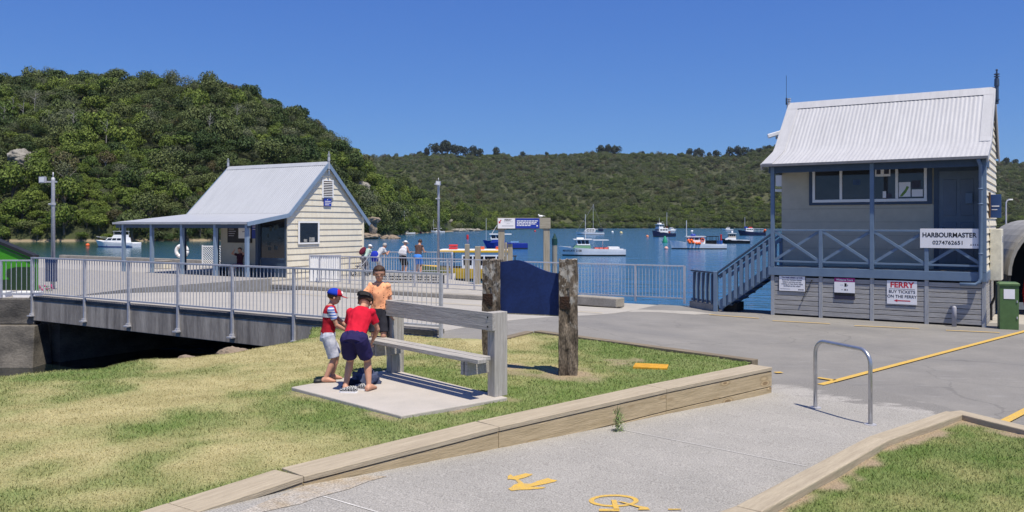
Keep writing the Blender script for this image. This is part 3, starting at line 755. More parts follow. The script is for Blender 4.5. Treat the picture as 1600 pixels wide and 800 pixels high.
for k in range(8):
    if k not in TREES:
        a = ind[k]; tree('bush_tree', LBL[k], 'tree', KIND[k][0]+' trees low on the headland', (a[0].x+2, a[0].y+2, a[0].z), a[1], 0, k)

def scatter(name, items, label, cat):
    """items (point, radius, kind): one object, crowns instanced on its points"""
    me = bpy.data.meshes.new(name); me.from_pydata([tuple(a[0]) for a in items], [], [])
    n_ = len(items)
    at_ = me.attributes.new('scl', 'FLOAT_VECTOR', 'POINT'); at_.data.foreach_set('vector', np.array([(a[1], a[1], a[1]*rs.choice((.8,.95,1.1,1.3,1.5))) for a in items], dtype=np.float32).ravel())
    at_ = me.attributes.new('rot', 'FLOAT_VECTOR', 'POINT'); at_.data.foreach_set('vector', np.array([(rs.gauss(0,.08), rs.gauss(0,.08), rs.uniform(0, 6.28)) for a in items], dtype=np.float32).ravel())
    at_ = me.attributes.new('knd', 'INT', 'POINT'); at_.data.foreach_set('value', [a[2] for a in items])
    o = bpy.data.objects.new(name, me); COL.objects.link(o)
    g = bpy.data.node_groups.new(name, 'GeometryNodeTree')
    g.interface.new_socket('Geometry', in_out='INPUT', socket_type='NodeSocketGeometry'); g.interface.new_socket('Geometry', in_out='OUTPUT', socket_type='NodeSocketGeometry')
    N, L = g.nodes, g.links; gi = N.new('NodeGroupInput'); go = N.new('NodeGroupOutput'); jn = N.new('GeometryNodeJoinGeometry')
    def attr(nm, tp):
        a = N.new('GeometryNodeInputNamedAttribute'); a.data_type = tp; a.inputs['Name'].default_value = nm; return a.outputs['Attribute']
    sc_, ro, kn = attr('scl', 'FLOAT_VECTOR'), attr('rot', 'FLOAT_VECTOR'), attr('knd', 'INT')
    for k in sorted(set(a[2] for a in items)):
        oi = N.new('GeometryNodeObjectInfo'); oi.inputs['Object'].default_value = TREES[k]; oi.inputs['As Instance'].default_value = True
        ip = N.new('GeometryNodeInstanceOnPoints'); cp = N.new('FunctionNodeCompare'); cp.data_type = 'INT'; cp.operation = 'EQUAL'
        L.new(kn, cp.inputs[2]); cp.inputs[3].default_value = k
        L.new(gi.outputs[0], ip.inputs['Points']); L.new(cp.outputs[0], ip.inputs['Selection']); L.new(oi.outputs['Geometry'], ip.inputs['Instance'])
        L.new(ro, ip.inputs['Rotation']); L.new(sc_, ip.inputs['Scale']); L.new(ip.outputs[0], jn.inputs[0])
    L.new(jn.outputs[0], go.inputs[0])
    md = o.modifiers.new('scatter', 'NODES'); md.node_group = g
    return tag(o, label, cat, kind='stuff')
scatter('headland_bush', [(p_-Vector((0,0,.4)), r, k) for p_, r, k in rest], 'dense mixed green native bush covering the upper headland at left', 'bush')
far = []
for i in range(42000):
    px = rs.uniform(470, 1680); s = rs.uniform(.04, 1.02)**1.0
    if rs.random() > (.45+.55*s): continue
    p_ = hillB(px, s); f = 1.2*fbm(p_.x, p_.y, 150, 4)+rs.gauss(0, .16)
    if s < .12: k = rs.choice((0,2,3,0)); r = rs.uniform(2.6, 4.4)
    else:
        k = rs.choice((0,3,2)) if f > .25 else rs.choice((2,3,6,2,3,6)) if f > -.15 else rs.choice((2,3,6,6,5,7))
        r = rs.choice((2.2,2.6,3.0,3.6,4.4,5.6))
    far.append((p_-Vector((0,0,r*.25)), r, k))
for i in range(7000):
    px = rs.uniform(520, 1660); s = rs.uniform(.017, .12)**1.0
    p_ = hillB(px, s); r = rs.choice((1.8,2.2,2.7,3.3)); far.append((p_-Vector((0,0,r*.25)), r, rs.choice((0,2,3,2,6,4))))
scatter('far_bush', far, 'scrubby grey green bush covering the far hillside beyond the harbour', 'bush')
# lone trees along the far skyline
CP = [crown_mesh('pine_crown', 90+i, 7+i, 700, .10, PINE, .75, .6, .9) for i in range(3)]
TP = [trunk_mesh('pine_trunk', 80+i, BARK, 1.0, 5, .05) for i in range(3)]
SKY = [(667,233,9),(680,227,15),(690,224,17),(700,226,16),(712,229,14),(724,232,13),(738,232,14),(748,234,11),(656,237,6),(776,232,10),(817,237,6),(936,230,12),(950,229,12),(962,230,13),(1006,237,5),(1045,242,6),(1077,233,9),(1089,233,9),(1097,235,8),(1120,236,9),(1140,231,9),(1152,230,11),(1163,231,10),(1110,239,7),(1175,236,9),(1187,234,9),(1198,231,10),(1030,241,6),(1061,241,6),(855,238,5),(1572,248,8),(1586,250,7)]
hz_ = bpy.data.materials.new('thin air'); hz_.use_nodes = True; hn = hz_.node_tree.nodes; hn.remove(hn['Principled BSDF'])
pv = hn.new('ShaderNodeVolumePrincipled'); pv.inputs['Density'].default_value = .00003; pv.inputs['Color'].default_value = (.80,.88,1,1); hz_.node_tree.links.new(pv.outputs[0], hn['Material Output'].inputs['Volume'])
hb = MB(); hb.box(-1500, -120, -5.4, 2400, 1900, 230); tag(hb.build('haze', hz_), 'thin summer haze over the harbour', 'haze', kind='stuff')
for i, (px, py, wpx) in enumerate(SKY):
    s = .985; p_ = hillB(px, s); r = wpx/2*p_.y/F*1.75
    top = ZC+(HZ-(py-wpx*.55))/F*p_.y
    hgt = max(r*1.2, (top-p_.z+1))
    side = 'in the dense clump at the left end of the far ridge' if px < 760 else 'standing alone on the far ridge left of the wharf sign' if px < 800 else 'on the middle of the far ridge' if px < 1000 else 'on the far ridge above the moored fishing boats' if px < 1400 else 'on the far ridge right of the office'
    tree('pine_tree', 'dark tall pine '+side, 'tree', 'dark pines '+side, (p_.x, p_.y, p_.z-1), r, i*1.3, 8, hgt/(1.45*r), CP[i % 3], TP[i % 3])
# bare grey snags among the headland bush
SN = MB()
rs2 = random.Random(4)
def snag(seed):
    r_ = random.Random(seed); b = MB()
    b.tube([(0,0,-1),(.1,0,2.2),(.3,.1,4.6),(.3,.2,6.2)], [.18,.14,.08,.03], 6)
    for i in range(8):
        a = r_.uniform(0, 6.28); z = r_.uniform(1.8, 5); l = r_.uniform(1.2, 2.6)
        b.tube([(.15,.05,z),(l*.5*math.cos(a),l*.5*math.sin(a),z+.7),(l*math.cos(a),l*math.sin(a),z+r_.uniform(.9,1.9))], [.07,.05,.015], 5)
    return b
SNB = mat('bleached wood', (.30,.29,.26), .9)
for i, (px, py) in enumerate(((40,172),(58,160),(24,168),(10,182),(290,165),(170,205),(372,180),(118,190),(330,196))):
    p_ = hillA(px, min(frange(.05, 1, .01), key=lambda s: abs(HZ-F*(hillA(px, s).z+4-ZC)/hillA(px, s).y-py))); o = snag(i).build('dead_tree', SNB, loc=(p_.x, p_.y-1.5, p_.z+1.6)); o.scale = (.8,.8,.95)
    tag(o, 'bleached bare dead tree sticking out of the headland bush', 'tree', 'bare dead trees on the headland')
# pale cliffs and shore rocks
def rockmesh(seed, r, sq, det=4):
    b = bmesh.new(); bmesh.ops.create_icosphere(b, subdivisions=det, radius=1)
    off = Vector((seed*3.1, seed*1.7, seed*.9))
    for v in b.verts:
        q_ = v.co*1.3+off; d = 1+.28*mnoise.fractal(q_, 1, 2, 4)+.16*abs(mnoise.noise(q_*2.3))
        v.co = Vector((v.co.x*sq[0], v.co.y*sq[1], v.co.z*sq[2]))*d*r
    me = bpy.data.meshes.new('rock'); b.to_mesh(me); b.free(); return me
def rock(name, label, cat, loc, r, sq, seed, m, group=None, det=4):
    me = rockmesh(seed, r, sq, det); me.materials.append(m)
    o = bpy.data.objects.new(name, me); COL.objects.link(o); o.location = loc; return tag(o, label, cat, group)
CL = ['broad pale grey cliff face in the bush at the far left of the headland', 'steep pale cliff scar just right of the hut roof', 'largest pale cliff above the moored yacht beside the hut', 'white rock face at the shore right of the centre lamp post', 'small white cliff just left above the wharf sign']
for i, (cx, cy, cw, ch) in enumerate(CLIFFS):
    px = cx; best = min(frange(.02, 1, .01), key=lambda s: abs(HZ-F*(hillA(px, s).z-ZC)/hillA(px, s).y-cy))
    p_ = hillA(px, best); k = p_.y/F
    rock('cliff', CL[i], 'cliff', (p_.x, p_.y+(.2 if i == 0 else 1.0), p_.z+(1 if i == 0 else 0)), 1, (cw*.62*k, 3.4, ch*.72*k), i+2, M['rock'], det=5)
k = 215/F
RS = thing('rock_stack', 'brown mushroom-shaped rock stack standing in the water beside the hut', 'rock stack', atY(583, 371, 205))
for dx, dy, dz, r, sq in ((0,0,2.0,1,(.9,.9,1.9)), (.1,0,4.3,1,(1.6,1.3,.75)), (-1.2,0,.2,1,(2.6,1.6,.8))):
    me = rockmesh(dx*7+dz, r, sq, 4); me.materials.append(M['boulder']); o = bpy.data.objects.new('rock', me); COL.objects.link(o); o.parent = RS; o.location = (dx, dy, dz)
for px, w_, lab in ((614, 1.4, 'low dark rock in the water right of the rock stack'), (603, 1.0, 'smaller dark rock in the water touching the rock stack')):
    q_ = atY(px, 371, 208); rock('shore_rock', lab, 'rock', (q_.x, q_.y, WZ+.1), 1, (w_*1.3, 1, .8), px, M['boulder'])
for i, (px, w_) in enumerate(((712,3.4),(722,2.2),(735,3.2),(746,1.6))):
    q_ = atY(px, 359.5, 415+i*4); rock('shore_rock', 'pale flat rock on the shore behind the ferry', 'rock', (q_.x, q_.y, WZ+.5), 1, (w_, 2, .9), i+40, M['rock'], 'pale rocks on the shore behind the ferry')
for px, py, r, lab in ((362, 549, .21, 'larger brown boulder on the creek bank below the bridge beam'), (286, 560, .17, 'smaller brown boulder sunk in the creek bank')):
    q_ = at(px, py, .2); rock('boulder', lab, 'boulder', (q_.x, q_.y+.1, .10), r, (1.25, .8, .75), px, M['boulder'])
# ================================================================== buildings
def corrug(b, pts_yz, x0, x1, per, amp):
    """corrugated sheet: ribs run along the profile pts_yz, waves along x"""
    n = int((x1-x0)/per*6); N = n+1; vs = []; fs = []
    for j, (y, z) in enumerate(pts_yz):
        a = pts_yz[max(0, j-1)]; c = pts_yz[min(len(pts_yz)-1, j+1)]
        dy, dz = c[0]-a[0], c[1]-a[1]; l = math.hypot(dy, dz); ny, nz = -dz/l, dy/l
        for i in range(N):
            h = amp*math.sin(i/6*2*math.pi); vs.append((x0+(x1-x0)*i/n, y+ny*h, z+nz*h))
    for j in range(len(pts_yz)-1):
        for i in range(n): fs.append((j*N+i, j*N+i+1, (j+1)*N+i+1, (j+1)*N+i))
    b.add(vs, fs)
def boards_y(b, spans, x, z0, z1, pitch, out=1, t=.028):
    """lapped weatherboards on a wall in the yz plane at x; spans(z) -> (y0, y1)"""
    z = z0
    while z < z1-.02:
        zt = min(z+pitch, z1)
        a0, a1 = spans(z); c0, c1 = spans(zt)
        if c1-c0 < .02: c0 = c1 = (a0+a1)/2; c1 += .01
        b.loft([[(x, a0, z), (x+out*t, a0, z), (x+out*t, a1, z), (x, a1, z)], [(x, c0, zt), (x+out*.006, c0, zt), (x+out*.006, c1, zt), (x, c1, zt)]])
        z = zt
# ---- harbourmaster office
HM = thing('harbour_office', 'two storey cream and blue weatherboard harbourmaster office with a white iron roof and veranda', 'building', (6.84, 21.97, 0), R(-33.4))
W, SB, BK = 4.93, 1.0, 4.0
RZ, RY = 5.87, 2.5
b = MB()                                            # upper wall core
wallz = lambda y: RZ-.10-(abs(y-RY)/1.5)*1.46
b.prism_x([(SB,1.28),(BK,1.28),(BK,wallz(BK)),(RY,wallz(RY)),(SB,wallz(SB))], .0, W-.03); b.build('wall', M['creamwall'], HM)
b = MB()
b.box(W-.10, .05, 1.28, W-.031, SB, 3.98)
boards_y(b, lambda z: (.03 if z < 4.0 else .03+(z-4.0)/.35*.97 if z < 4.35 else RY-max(0,(RZ-.1-z))/1.46*1.5, BK if z < 4.35 else RY+max(0,(RZ-.1-z))/1.46*1.5), W-.03, 1.28, RZ-.12, .18, 1, .036)
b.build('weatherboards', M['cream'], HM)
b = MB()                                            # front cladding joints: wide sheets with thin grooves
for z in (1.75, 2.1, 2.45, 2.8): b.box(.02, SB-.004, z, 3.6, SB+.01, z+.008)
b.build('wall_joint', mat('wall joint', (.3,.28,.22)), HM)
b = MB()
for x in (0, 1.22, 2.44, 3.66, 4.86): b.box(x, -.02, 0, x+.09, .07, 1.06)
b.build('lower_post', M['greypost'], HM, bevel=.004)
b = MB(); z = .05; i = 0
while z < 1.02:
    for x0 in (.09, 1.31, 2.53, 3.75):
        b.box(x0, -.008, z, x0+(1.13 if x0 < 3.7 else 1.11), .03, z+.108)
    z += .122
b.build('lower_slats', M['greytimber'], HM, bevel=.004)
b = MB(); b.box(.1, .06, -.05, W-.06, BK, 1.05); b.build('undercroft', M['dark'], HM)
b = MB(); z = .02
while z < 1.02: b.box(W-.05, .05, z, W-.005, BK, z+.14); z += .152
b.build('side_slats', M['greytimber'], HM, bevel=.004)
b = MB(); b.box(-.06, -.05, 1.06, W+.03, .0, 1.275); b.box(W-.0, .0, 1.06, W+.03, 1.2, 1.275); b.build('deck_beam', M['blue'], HM, bevel=.006)
b = MB()
for i in range(7): b.box(.0, .003+i*.143, 1.24, W, .138+i*.143, 1.282)
b.build('deck', wood('deck board', (.33,.30,.26), (.22,.2,.18), 'x'), HM)
for x in (0.0, 2.44, 4.86):
    b = MB(); b.box(x, -.052, 1.276, x+.095, .043, 3.9); b.build('veranda_post', M['blue'], HM, bevel=.005)
b = MB(); b.box(-.05, -.045, 3.74, W+.02, .02, 3.92); b.box(W-.04, .02, 3.74, W+.02, SB, 3.92); b.box(-.05, .02, 3.74, .01, SB, 3.92)
b.build('veranda_beam', M['bluedk'], HM)
# railing
for k, (x0, x1) in enumerate(((.095, 1.22), (1.31, 2.44), (2.535, 3.66), (3.75, 4.86))):
    b = MB(); b.box(x0, -.035, 2.215, x1, .025, 2.26); b.box(x0, -.03, 1.40, x1, .02, 1.445)
    b.beam((x0, -.012, 2.21), (x1, -.012, 1.45), .035, .07); b.beam((x0, .012, 1.45), (x1, .012, 2.21), .03, .07)
    b.build('railing', M['bluelt'] if 0 else M['blue'], HM, bevel=.004)
for x in (1.22, 3.66):
    b = MB(); b.box(x, -.045, 1.276, x+.09, .035, 2.265); b.build('railing_post', M['blue'], HM, bevel=.004)
# window
wd = MB(); wz0, wz1 = 3.0, 3.83
wd.box(.74, SB-.05, 2.90, 3.71, SB+.01, 2.97); wd.box(.74, SB-.05, 2.97, .83, SB+.01, 3.9); wd.box(3.60, SB-.05, 2.97, 3.71, SB+.01, 3.9)
WIN = wd.build('window', M['bluedk'], HM)
f = MB()
f.box(.83, SB-.065, 2.972, 3.60, SB, 3.045)
for x in (.83, 1.52, 2.87, 3.53): f.box(x, SB-.06, 3.047, x+.065, SB, 3.9)
f.build('frame', M['white'], WIN, bevel=.004)
g = MB()
for x0, x1 in ((.895,1.52),(1.585,2.18),(2.18,2.87),(2.935,3.53)): g.box(x0, SB-.03, 3.047, x1, SB-.015, 3.9)
g.build('pane', M['glass'], WIN)
ps = MB(); y = SB-.034
ps.box(2.95, y, 3.09, 3.22, y+.002, 3.46); ps.box(3.25, y, 3.09, 3.5, y+.002, 3.27); ps.box(2.39, y, 3.62, 2.75, y+.002, 3.86)
ps.box(2.57, y, 3.07, 2.65, y+.002, 3.24); ps.build('poster', M['signwhite'], WIN)
ps = MB(); y -= .003
dkp = mat('dark print', (.06,.06,.09))
for q_ in ((3.24,3.30,3.45,3.50), (2.42,3.68,2.52,3.84), (2.60,3.68,2.72,3.84), (2.66,3.07,2.78,3.18)):
    ps = MB(); ps.box(q_[0], y, q_[1], q_[2], y+.002, q_[3]); ps.build('notice', dkp, WIN)
ps = MB(); ps.add([(2.97,y,3.10),(3.03,y,3.10),(3.12,y,3.20),(3.19,y,3.34),(3.13,y,3.36),(3.10,y,3.28),(3.02,y,3.18)], [tuple(range(7))])
ps.build('map', mat('map green', (.16,.30,.06)), WIN)
ps = MB(); ps.box(1.85, y, 3.42, 2.03, y+.002, 3.56); ps.build('notice', mat('blue print', (.05,.1,.2)), WIN)
# door
dr = MB(); dr.box(3.86, SB-.03, 1.285, 4.72, SB+.01, 3.7)
D = dr.build('door', mat('blue door paint', (.13,.17,.22), .45, .06, 4), HM)
d2 = MB()
for x0, x1, z0, z1 in ((3.96,4.25,1.45,2.45),(4.33,4.62,1.45,2.45),(3.96,4.25,2.6,3.5),(4.33,4.62,2.6,3.5)):
    d2.box(x0, SB-.042, z0, x1, SB-.028, z1)
d2.build('panel', mat('door panel paint', (.12,.155,.205), .45, .05, 4), D, bevel=.01)
hd = MB(); hd.ball((3.93, SB-.07, 2.28), .035); hd.build('handle', M['steel'], D, smooth=True)
b = MB(); b.box(3.75, SB-.045, 1.285, 3.86, SB+.01, 3.9); b.box(4.72, SB-.045, 1.285, 4.83, SB+.01, 3.9); b.box(3.86, SB-.045, 3.7, 4.72, SB+.01, 3.9)
b.build('door_frame', M['bluedk'], HM)
b = MB(); b.box(4.45, SB-.12, 2.9, 4.6, SB-.045, 3.15); b.build('wall_box', M['blue'], HM)
# roof: steep upper slope easing into the veranda skirt
prof = [(-.22,3.965),(.25,4.13),(.7,4.29),(.93,4.385),(1.10,4.51),(1.5,4.90),(2.0,5.385),(RY,RZ)]
b = MB(); corrug(b, prof, -.17, 4.98, .1, .0048); corrug(b, [(RY,RZ),(3.3,5.1),(4.25,4.18)], -.17, 4.98, .1, .0048)
ro = b.build('roof', M['roofw'], HM, smooth=True, fix=False)
b = MB(); b.loft([[(x, RY-.20, RZ-.165), (x, RY-.005, RZ+.045), (x, RY+.19, RZ-.165), (x, RY, RZ+.0)] for x in (-.18, 4.99)]); b.build('ridge_cap', M['roofw'], ro)
for x0, x1 in ((-.185, .09), (4.74, 4.995)):    # flat edge flashings at both gable ends
    b = MB()
    b.loft([[(x0, y, z+.024), (x1, y, z+.024), (x1, y, z-.0), (x0, y, z-.0)] for y, z in prof[(3 if x0 > 0 else 0):]])
    b.build('edge_flashing', M['roofw'], ro)
b = MB(); b.box(-.17, -.29, 3.90, 4.98, -.19, 3.963); b.build('gutter', mat('grey gutter', (.19,.19,.2), .5), ro)
sof = MB(); sof.loft([[(x, y, z-.05), (x, y, z-.07)] + [(x, y+.0, z-.07)] for x in (-.2,4.9) for y, z in ((0,3.96),)][:2], cap=False) if 0 else None
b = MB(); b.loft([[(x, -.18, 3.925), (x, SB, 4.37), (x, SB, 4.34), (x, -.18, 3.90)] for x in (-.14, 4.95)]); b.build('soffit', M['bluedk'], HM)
for x in (4.985, -.195):                            # barge boards
    b = MB()
    for (ya, za), (yb, zb) in ((prof[0], prof[3]), (prof[3], prof[4]), (prof[4], prof[7]), ((RY,RZ), (4.25,4.18))):
        b.beam((x, ya, za-.07), (x, yb, zb-.07), .03, .15)
    b.build('barge_board', M['roofw'], ro)
def finial(parent, x, y, z, h, m, nm='finial'):
    b = MB(); b.tube([(x,y,z-.45),(x,y,z+.0),(x,y,z+.02),(x,y,z+.2),(x,y,z+.22),(x,y,z+h-.05),(x,y,z+h)], [.045,.045,.06,.055,.03,.02,.012], 8)
    for q in (-.35, .24, .3): b.tube([(x,y,z+q),(x,y,z+q+.025)], .065, 8)
    b.ball((x, y, z+h), .03, 8, 6); b.build(nm, m, parent)
finial(HM, 5.02, RY, RZ+.05, .42, M['bluedk']); finial(HM, -.21, RY, RZ-.15, .3, M['roofg'])
b = MB(); b.tube([(-.28,RY,RZ-.0),(-.28,RY,RZ+.85)], .006, 5); b.tube([(-.28,RY,RZ),(-.28,RY,RZ+.2)], .018, 6); b.build('aerial', M['black'], HM)
# down pipe with its outlet
b = MB(); b.tube([(4.80,-.24,3.90),(4.84,-.10,3.74),(4.84,-.10,1.15),(4.82,-.12,1.06),(4.74,-.14,1.0),(4.42,-.15,.995)], .042, 10)
for z in (3.2, 2.85, 1.7): b.tube([(4.84,-.10,z),(4.84,-.10,z+.03)], .052, 10)
b.build('down_pipe', M['blue'], HM, smooth=True)
# meter box and blue sign on the sunny side wall
b = MB(); b.box(W+.005, 1.35, 1.02, W+.26, 1.95, 2.28); MBX = b.build('meter_box', mat('cream enamel', (.76,.73,.60), .5), HM, bevel=.015)
b = MB(); b.box(W+.255, 1.45, 1.95, W+.28, 1.53, 2.1); b.build('latch', M['galv'], MBX)
b = MB(); b.tube([(W+.1,1.6,1.0),(W+.1,1.6,.6),(W+.02,1.6,.4),(W+.02,1.6,.02)], .03, 8); b.tube([(W+.15,1.75,1.0),(W+.3,1.75,.45),(W+.32,1.75,.02)], .025, 8); b.build('cable', M['black'], HM)
b = MB(); b.box(W+.0, 1.30, 2.55, W+.25, 1.345, 3.12); SGB = b.build('side_sign', M['signblue'], HM, bevel=.004)
b = MB(); b.box(W+.05, 1.295, 2.82, W+.21, 1.299, 2.85); b.box(W+.05, 1.295, 2.74, W+.17, 1.299, 2.76); b.build('print', M['signwhite'], SGB)
b = MB(); b.box(W-.0, 1.05, 2.55, W+.03, 1.3, 3.17); b.build('side_board', wood('brown board', (.12,.07,.04), (.07,.04,.025), 'z'), HM)
# security camera on the left gable
cm = MB(); cm.beam((-.21, 1.9, 5.02), (-.60, 1.75, 4.90), .15, .12); CAMR = cm.build('security_camera', M['white'], HM, bevel=.02)
b = MB(); b.beam((-.18, 1.95, 4.86), (-.38, 1.86, 4.86), .04, .05); b.tube([(-.38,1.86,4.82),(-.38,1.86,4.95)], .03); b.build('bracket', M['galv'], CAMR)
b = MB(); b.box(-.22, 1.2, 3.45, -.02, 1.5, 3.75); b.box(-.24, 1.15, 3.30, -.02, 1.55, 3.36); b.build('flood_light', M['white'], HM, bevel=.01)
# ---- stairs with slatted sides
ST = thing('outside_stair', 'blue painted timber stair with slatted sides climbing to the veranda', 'stair', (6.84, 21.97, 0), R(-33.4))
b = MB(); b.beam((-1.42, .03, .16), (-.02, .03, 1.18), .05, .24); b.beam((-1.42, .95, .16), (-.02, .95, 1.18), .05, .24); b.build('stringer', M['blue'], ST)
for i in range(7):
    b = MB(); x = -1.32+i*.19; z = .22+i*.155; b.box(x-.02, .06, z-.035, x+.25, .93, z); b.build('tread', M['bluedk'], ST)
for yy in (.01, .95):
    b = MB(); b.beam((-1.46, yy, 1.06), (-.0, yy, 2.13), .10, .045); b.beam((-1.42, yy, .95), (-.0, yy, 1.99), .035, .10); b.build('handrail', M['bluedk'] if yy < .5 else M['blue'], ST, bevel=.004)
    b = MB()
    for i in range(9):
        x = -1.30+i*.155; z = .16+(x+1.42)*.73; b.box(x, yy-.05 if yy < .5 else yy+.03, z-.08, x+.085, yy-.022 if yy < .5 else yy+.055, z+.86)
    b.build('slats', M['blue'], ST, bevel=.003)
b = MB(); b.box(-1.56, -.05, 0, -1.45, .06, 1.1); b.build('newel_post', M['blue'], ST, bevel=.006)
b = MB(); A_, B_ = Vector((-1.52, .03, 0)), Vector((-2.50, .80, 0))
b.beam(A_+Vector((0,0,1.06)), B_+Vector((0,0,1.06)), .09, .045); b.beam(A_+Vector((0,0,.24)), B_+Vector((0,0,.24)), .04, .07)
b.build('handrail', M['bluedk'], ST)
b = MB(); dv = (B_-A_)
for i in range(5):
    q_ = A_+dv*(.12+i*.19); b.beam(q_+Vector((0,0,.2)), q_+Vector((0,0,1.03)), .028, .11, up=dv.normalized().cross(Vector((0,0,1))))
    # wide face along the panel
b.build('slats', M['blue'], ST, bevel=.003)
b = MB(); b.beam(A_+Vector((-.02,.1,.09)), B_+Vector((-.02,.1,.09)), .22, .20); b.build('footing', M['kerbc'], ST, bevel=.02)
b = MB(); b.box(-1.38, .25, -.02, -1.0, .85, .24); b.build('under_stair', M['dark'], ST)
# ---- signs on the office
def board(name, label, cat, root, x0, x1, z0, z1, y, m, th=.006, bevel=.001):
    o = thing(name, label, cat, root.matrix_basis@Vector(((x0+x1)/2, y, z0)), root.rotation_euler.z)
    b = MB(); w_ = (x1-x0)/2; b.box(-w_, -th, 0, w_, 0, z1-z0); b.build('board', m, o, bevel=bevel); return o
bpy.context.view_layer.update()
S = board('sign', 'wide white sign reading HARBOURMASTER fixed to the veranda railing', 'sign', HM, 3.57, 4.80, 1.83, 2.29, -.056, M['signwhite'])
text('HARBOURMASTER', .152, M['black'], S, 0, -.0075, .305, bold=.004, sx=.90); text('0274762651', .125, M['black'], S, -.02, -.0075, .125, bold=.002, sx=1.05)
b = MB()
for i in range(4): b.add([(.44+i*.045,-.0075,.07),(.475+i*.045,-.0075,.07),(.458+i*.045,-.0075,.115)], [(0,1,2)])
b.build('emblem', mat('grey print', (.1,.1,.16)), S)
S = board('sign', 'white FERRY ticket sign with a red arrow on the grey slats', 'sign', HM, 2.83, 3.50, .45, 1.02, -.022, M['signwhite'])
text('FERRY', .185, M['signred'], S, 0, -.0075, .465, bold=.006, sx=1.02); text('BUY TICKETS', .10, M['black'], S, 0, -.0075, .30, bold=.001); text('ON THE FERRY', .10, M['black'], S, 0, -.0075, .185, bold=.001, sx=.97)
b = MB(); b.box(-.29, -.0080, .365, .29, -.0065, .372); b.build('rule', M['black'], S)
b = MB(); b.add([(-.18,-.0077,.085),(-.10,-.0077,.12),(-.10,-.0077,.098),(.19,-.0077,.098),(.19,-.0077,.072),(-.10,-.0077,.072),(-.10,-.0077,.05)], [tuple(range(7))]); b.build('arrow', M['signred'], S)
S = board('sign', 'white notice of close printed lines at the left end of the slats', 'sign', HM, .22, .88, .655, 1.045, -.022, M['signwhite'])
b = MB(); b.box(-.345, -.004, -.015, .345, -.0005, .405); b.build('frame', M['dark'], S)
text('You must obtain a permit', .058, mat('purple print', (.05,.02,.16)), S, 0, -.0075, .35, bold=.002, sx=.88)
for i, s_ in enumerate(('from the Harbourmaster', 'before carrying out any', 'welding or hot work while', 'berthed at this wharf')): text(s_, .056, M['black'], S, 0, -.0075, .287-i*.052, sx=.90)
b = MB()
for i in range(3): b.box(.16+i*.05, -.0080, .03, .195+i*.05, -.0065, .055)
b.box(-.3, -.0080, .05, -.05, -.0065, .056); b.build('print', M['black'], S)
S = board('sign', 'white tours poster with a magenta heading between two slat posts', 'sign', HM, 1.60, 2.09, .60, 1.04, -.022, M['signwhite'])
b = MB(); b.box(-.245, -.0080, .345, .245, -.0065, .44); b.build('heading', M['magenta'], S)
text('Whitianga Tours', .062, M['white'], S, 0, -.0095, .392, bold=.002, sx=.95)
b = MB(); b.box(-.245, -.0080, .0, .245, -.0065, .07); b.box(.0, -.0080, .225, .05, -.0065, .31); b.box(.0, -.0080, .125, .03, -.0065, .17); b.build('print', M['black'], S)
b = MB(); b.box(.06, -.0080, .24, .085, -.0065, .28); b.box(-.1, -.0080, .26, -.03, -.0065, .268); b.box(.05, -.0080, .125, .08, -.0065, .17); b.box(-.08, -.0080, .145, -.03, -.0065, .152); b.build('print', mat('grey print pale', (.3,.3,.34)), S)
S = board('gauge_board', 'dark navy strip hanging below the tours poster', 'sign', HM, 1.60, 2.09, .50, .596, -.022, mat('navy strip', (.03,.03,.06)))
b = MB()
b.beam((1.05, -.06, .95), (.80, -.04, .42), .012, .012); b.ball((1.05,-.05,.95), .022, 8, 6); b.ball((.80,-.04,.42), .02, 8, 6)  # black bar modelled in place of a bolt's cast shadow on the slats
o = b.build('bolt_shadow_bar', M['black']); o.matrix_basis = HM.matrix_basis.copy(); tag(o, 'thin black bar standing in for a bolt shadow on the grey slats beside the notice', 'bar')
# ---- bits by the office corner
GC = thing('service_cabinet', 'green metal service cabinet with a white notice beside the office corner', 'cabinet', at(1575, 514), R(-22))
b = MB(); b.box(-.19, -.16, 0, .19, .16, 1.0); b.build('body', M['green'], GC, bevel=.008)
b = MB(); b.loft([[(-.21,-.18,z),(.21,-.18,z),(.21,.18,z),(-.21,.18,z)] for z in (1.0, 1.045)]+[[(-.17,-.14,1.075),(.17,-.14,1.075),(.17,.14,1.075),(-.17,.14,1.075)]]); b.build('lid', M['green'], GC, bevel=.004)
b = MB(); b.box(-.11, -.168, .70, .11, -.163, .92); b.build('notice', M['signwhite'], GC)
b = MB(); b.box(.145, -.175, .25, .165, -.16, .30); b.box(.145, -.175, .62, .165, -.16, .67); b.build('hinge', M['galv'], GC)
o = MB(); q_ = at(1491, 510.5); o.tube([(0,0,0),(0,0,.44),(0,0,.47),(0,0,.485)], [.05,.05,.04,.015], 12); tag(o.build('bollard', mat('grey bollard', (.38,.38,.42), .5), loc=q_, smooth=True), 'short pale grey bollard standing before the grey slats', 'bollard')
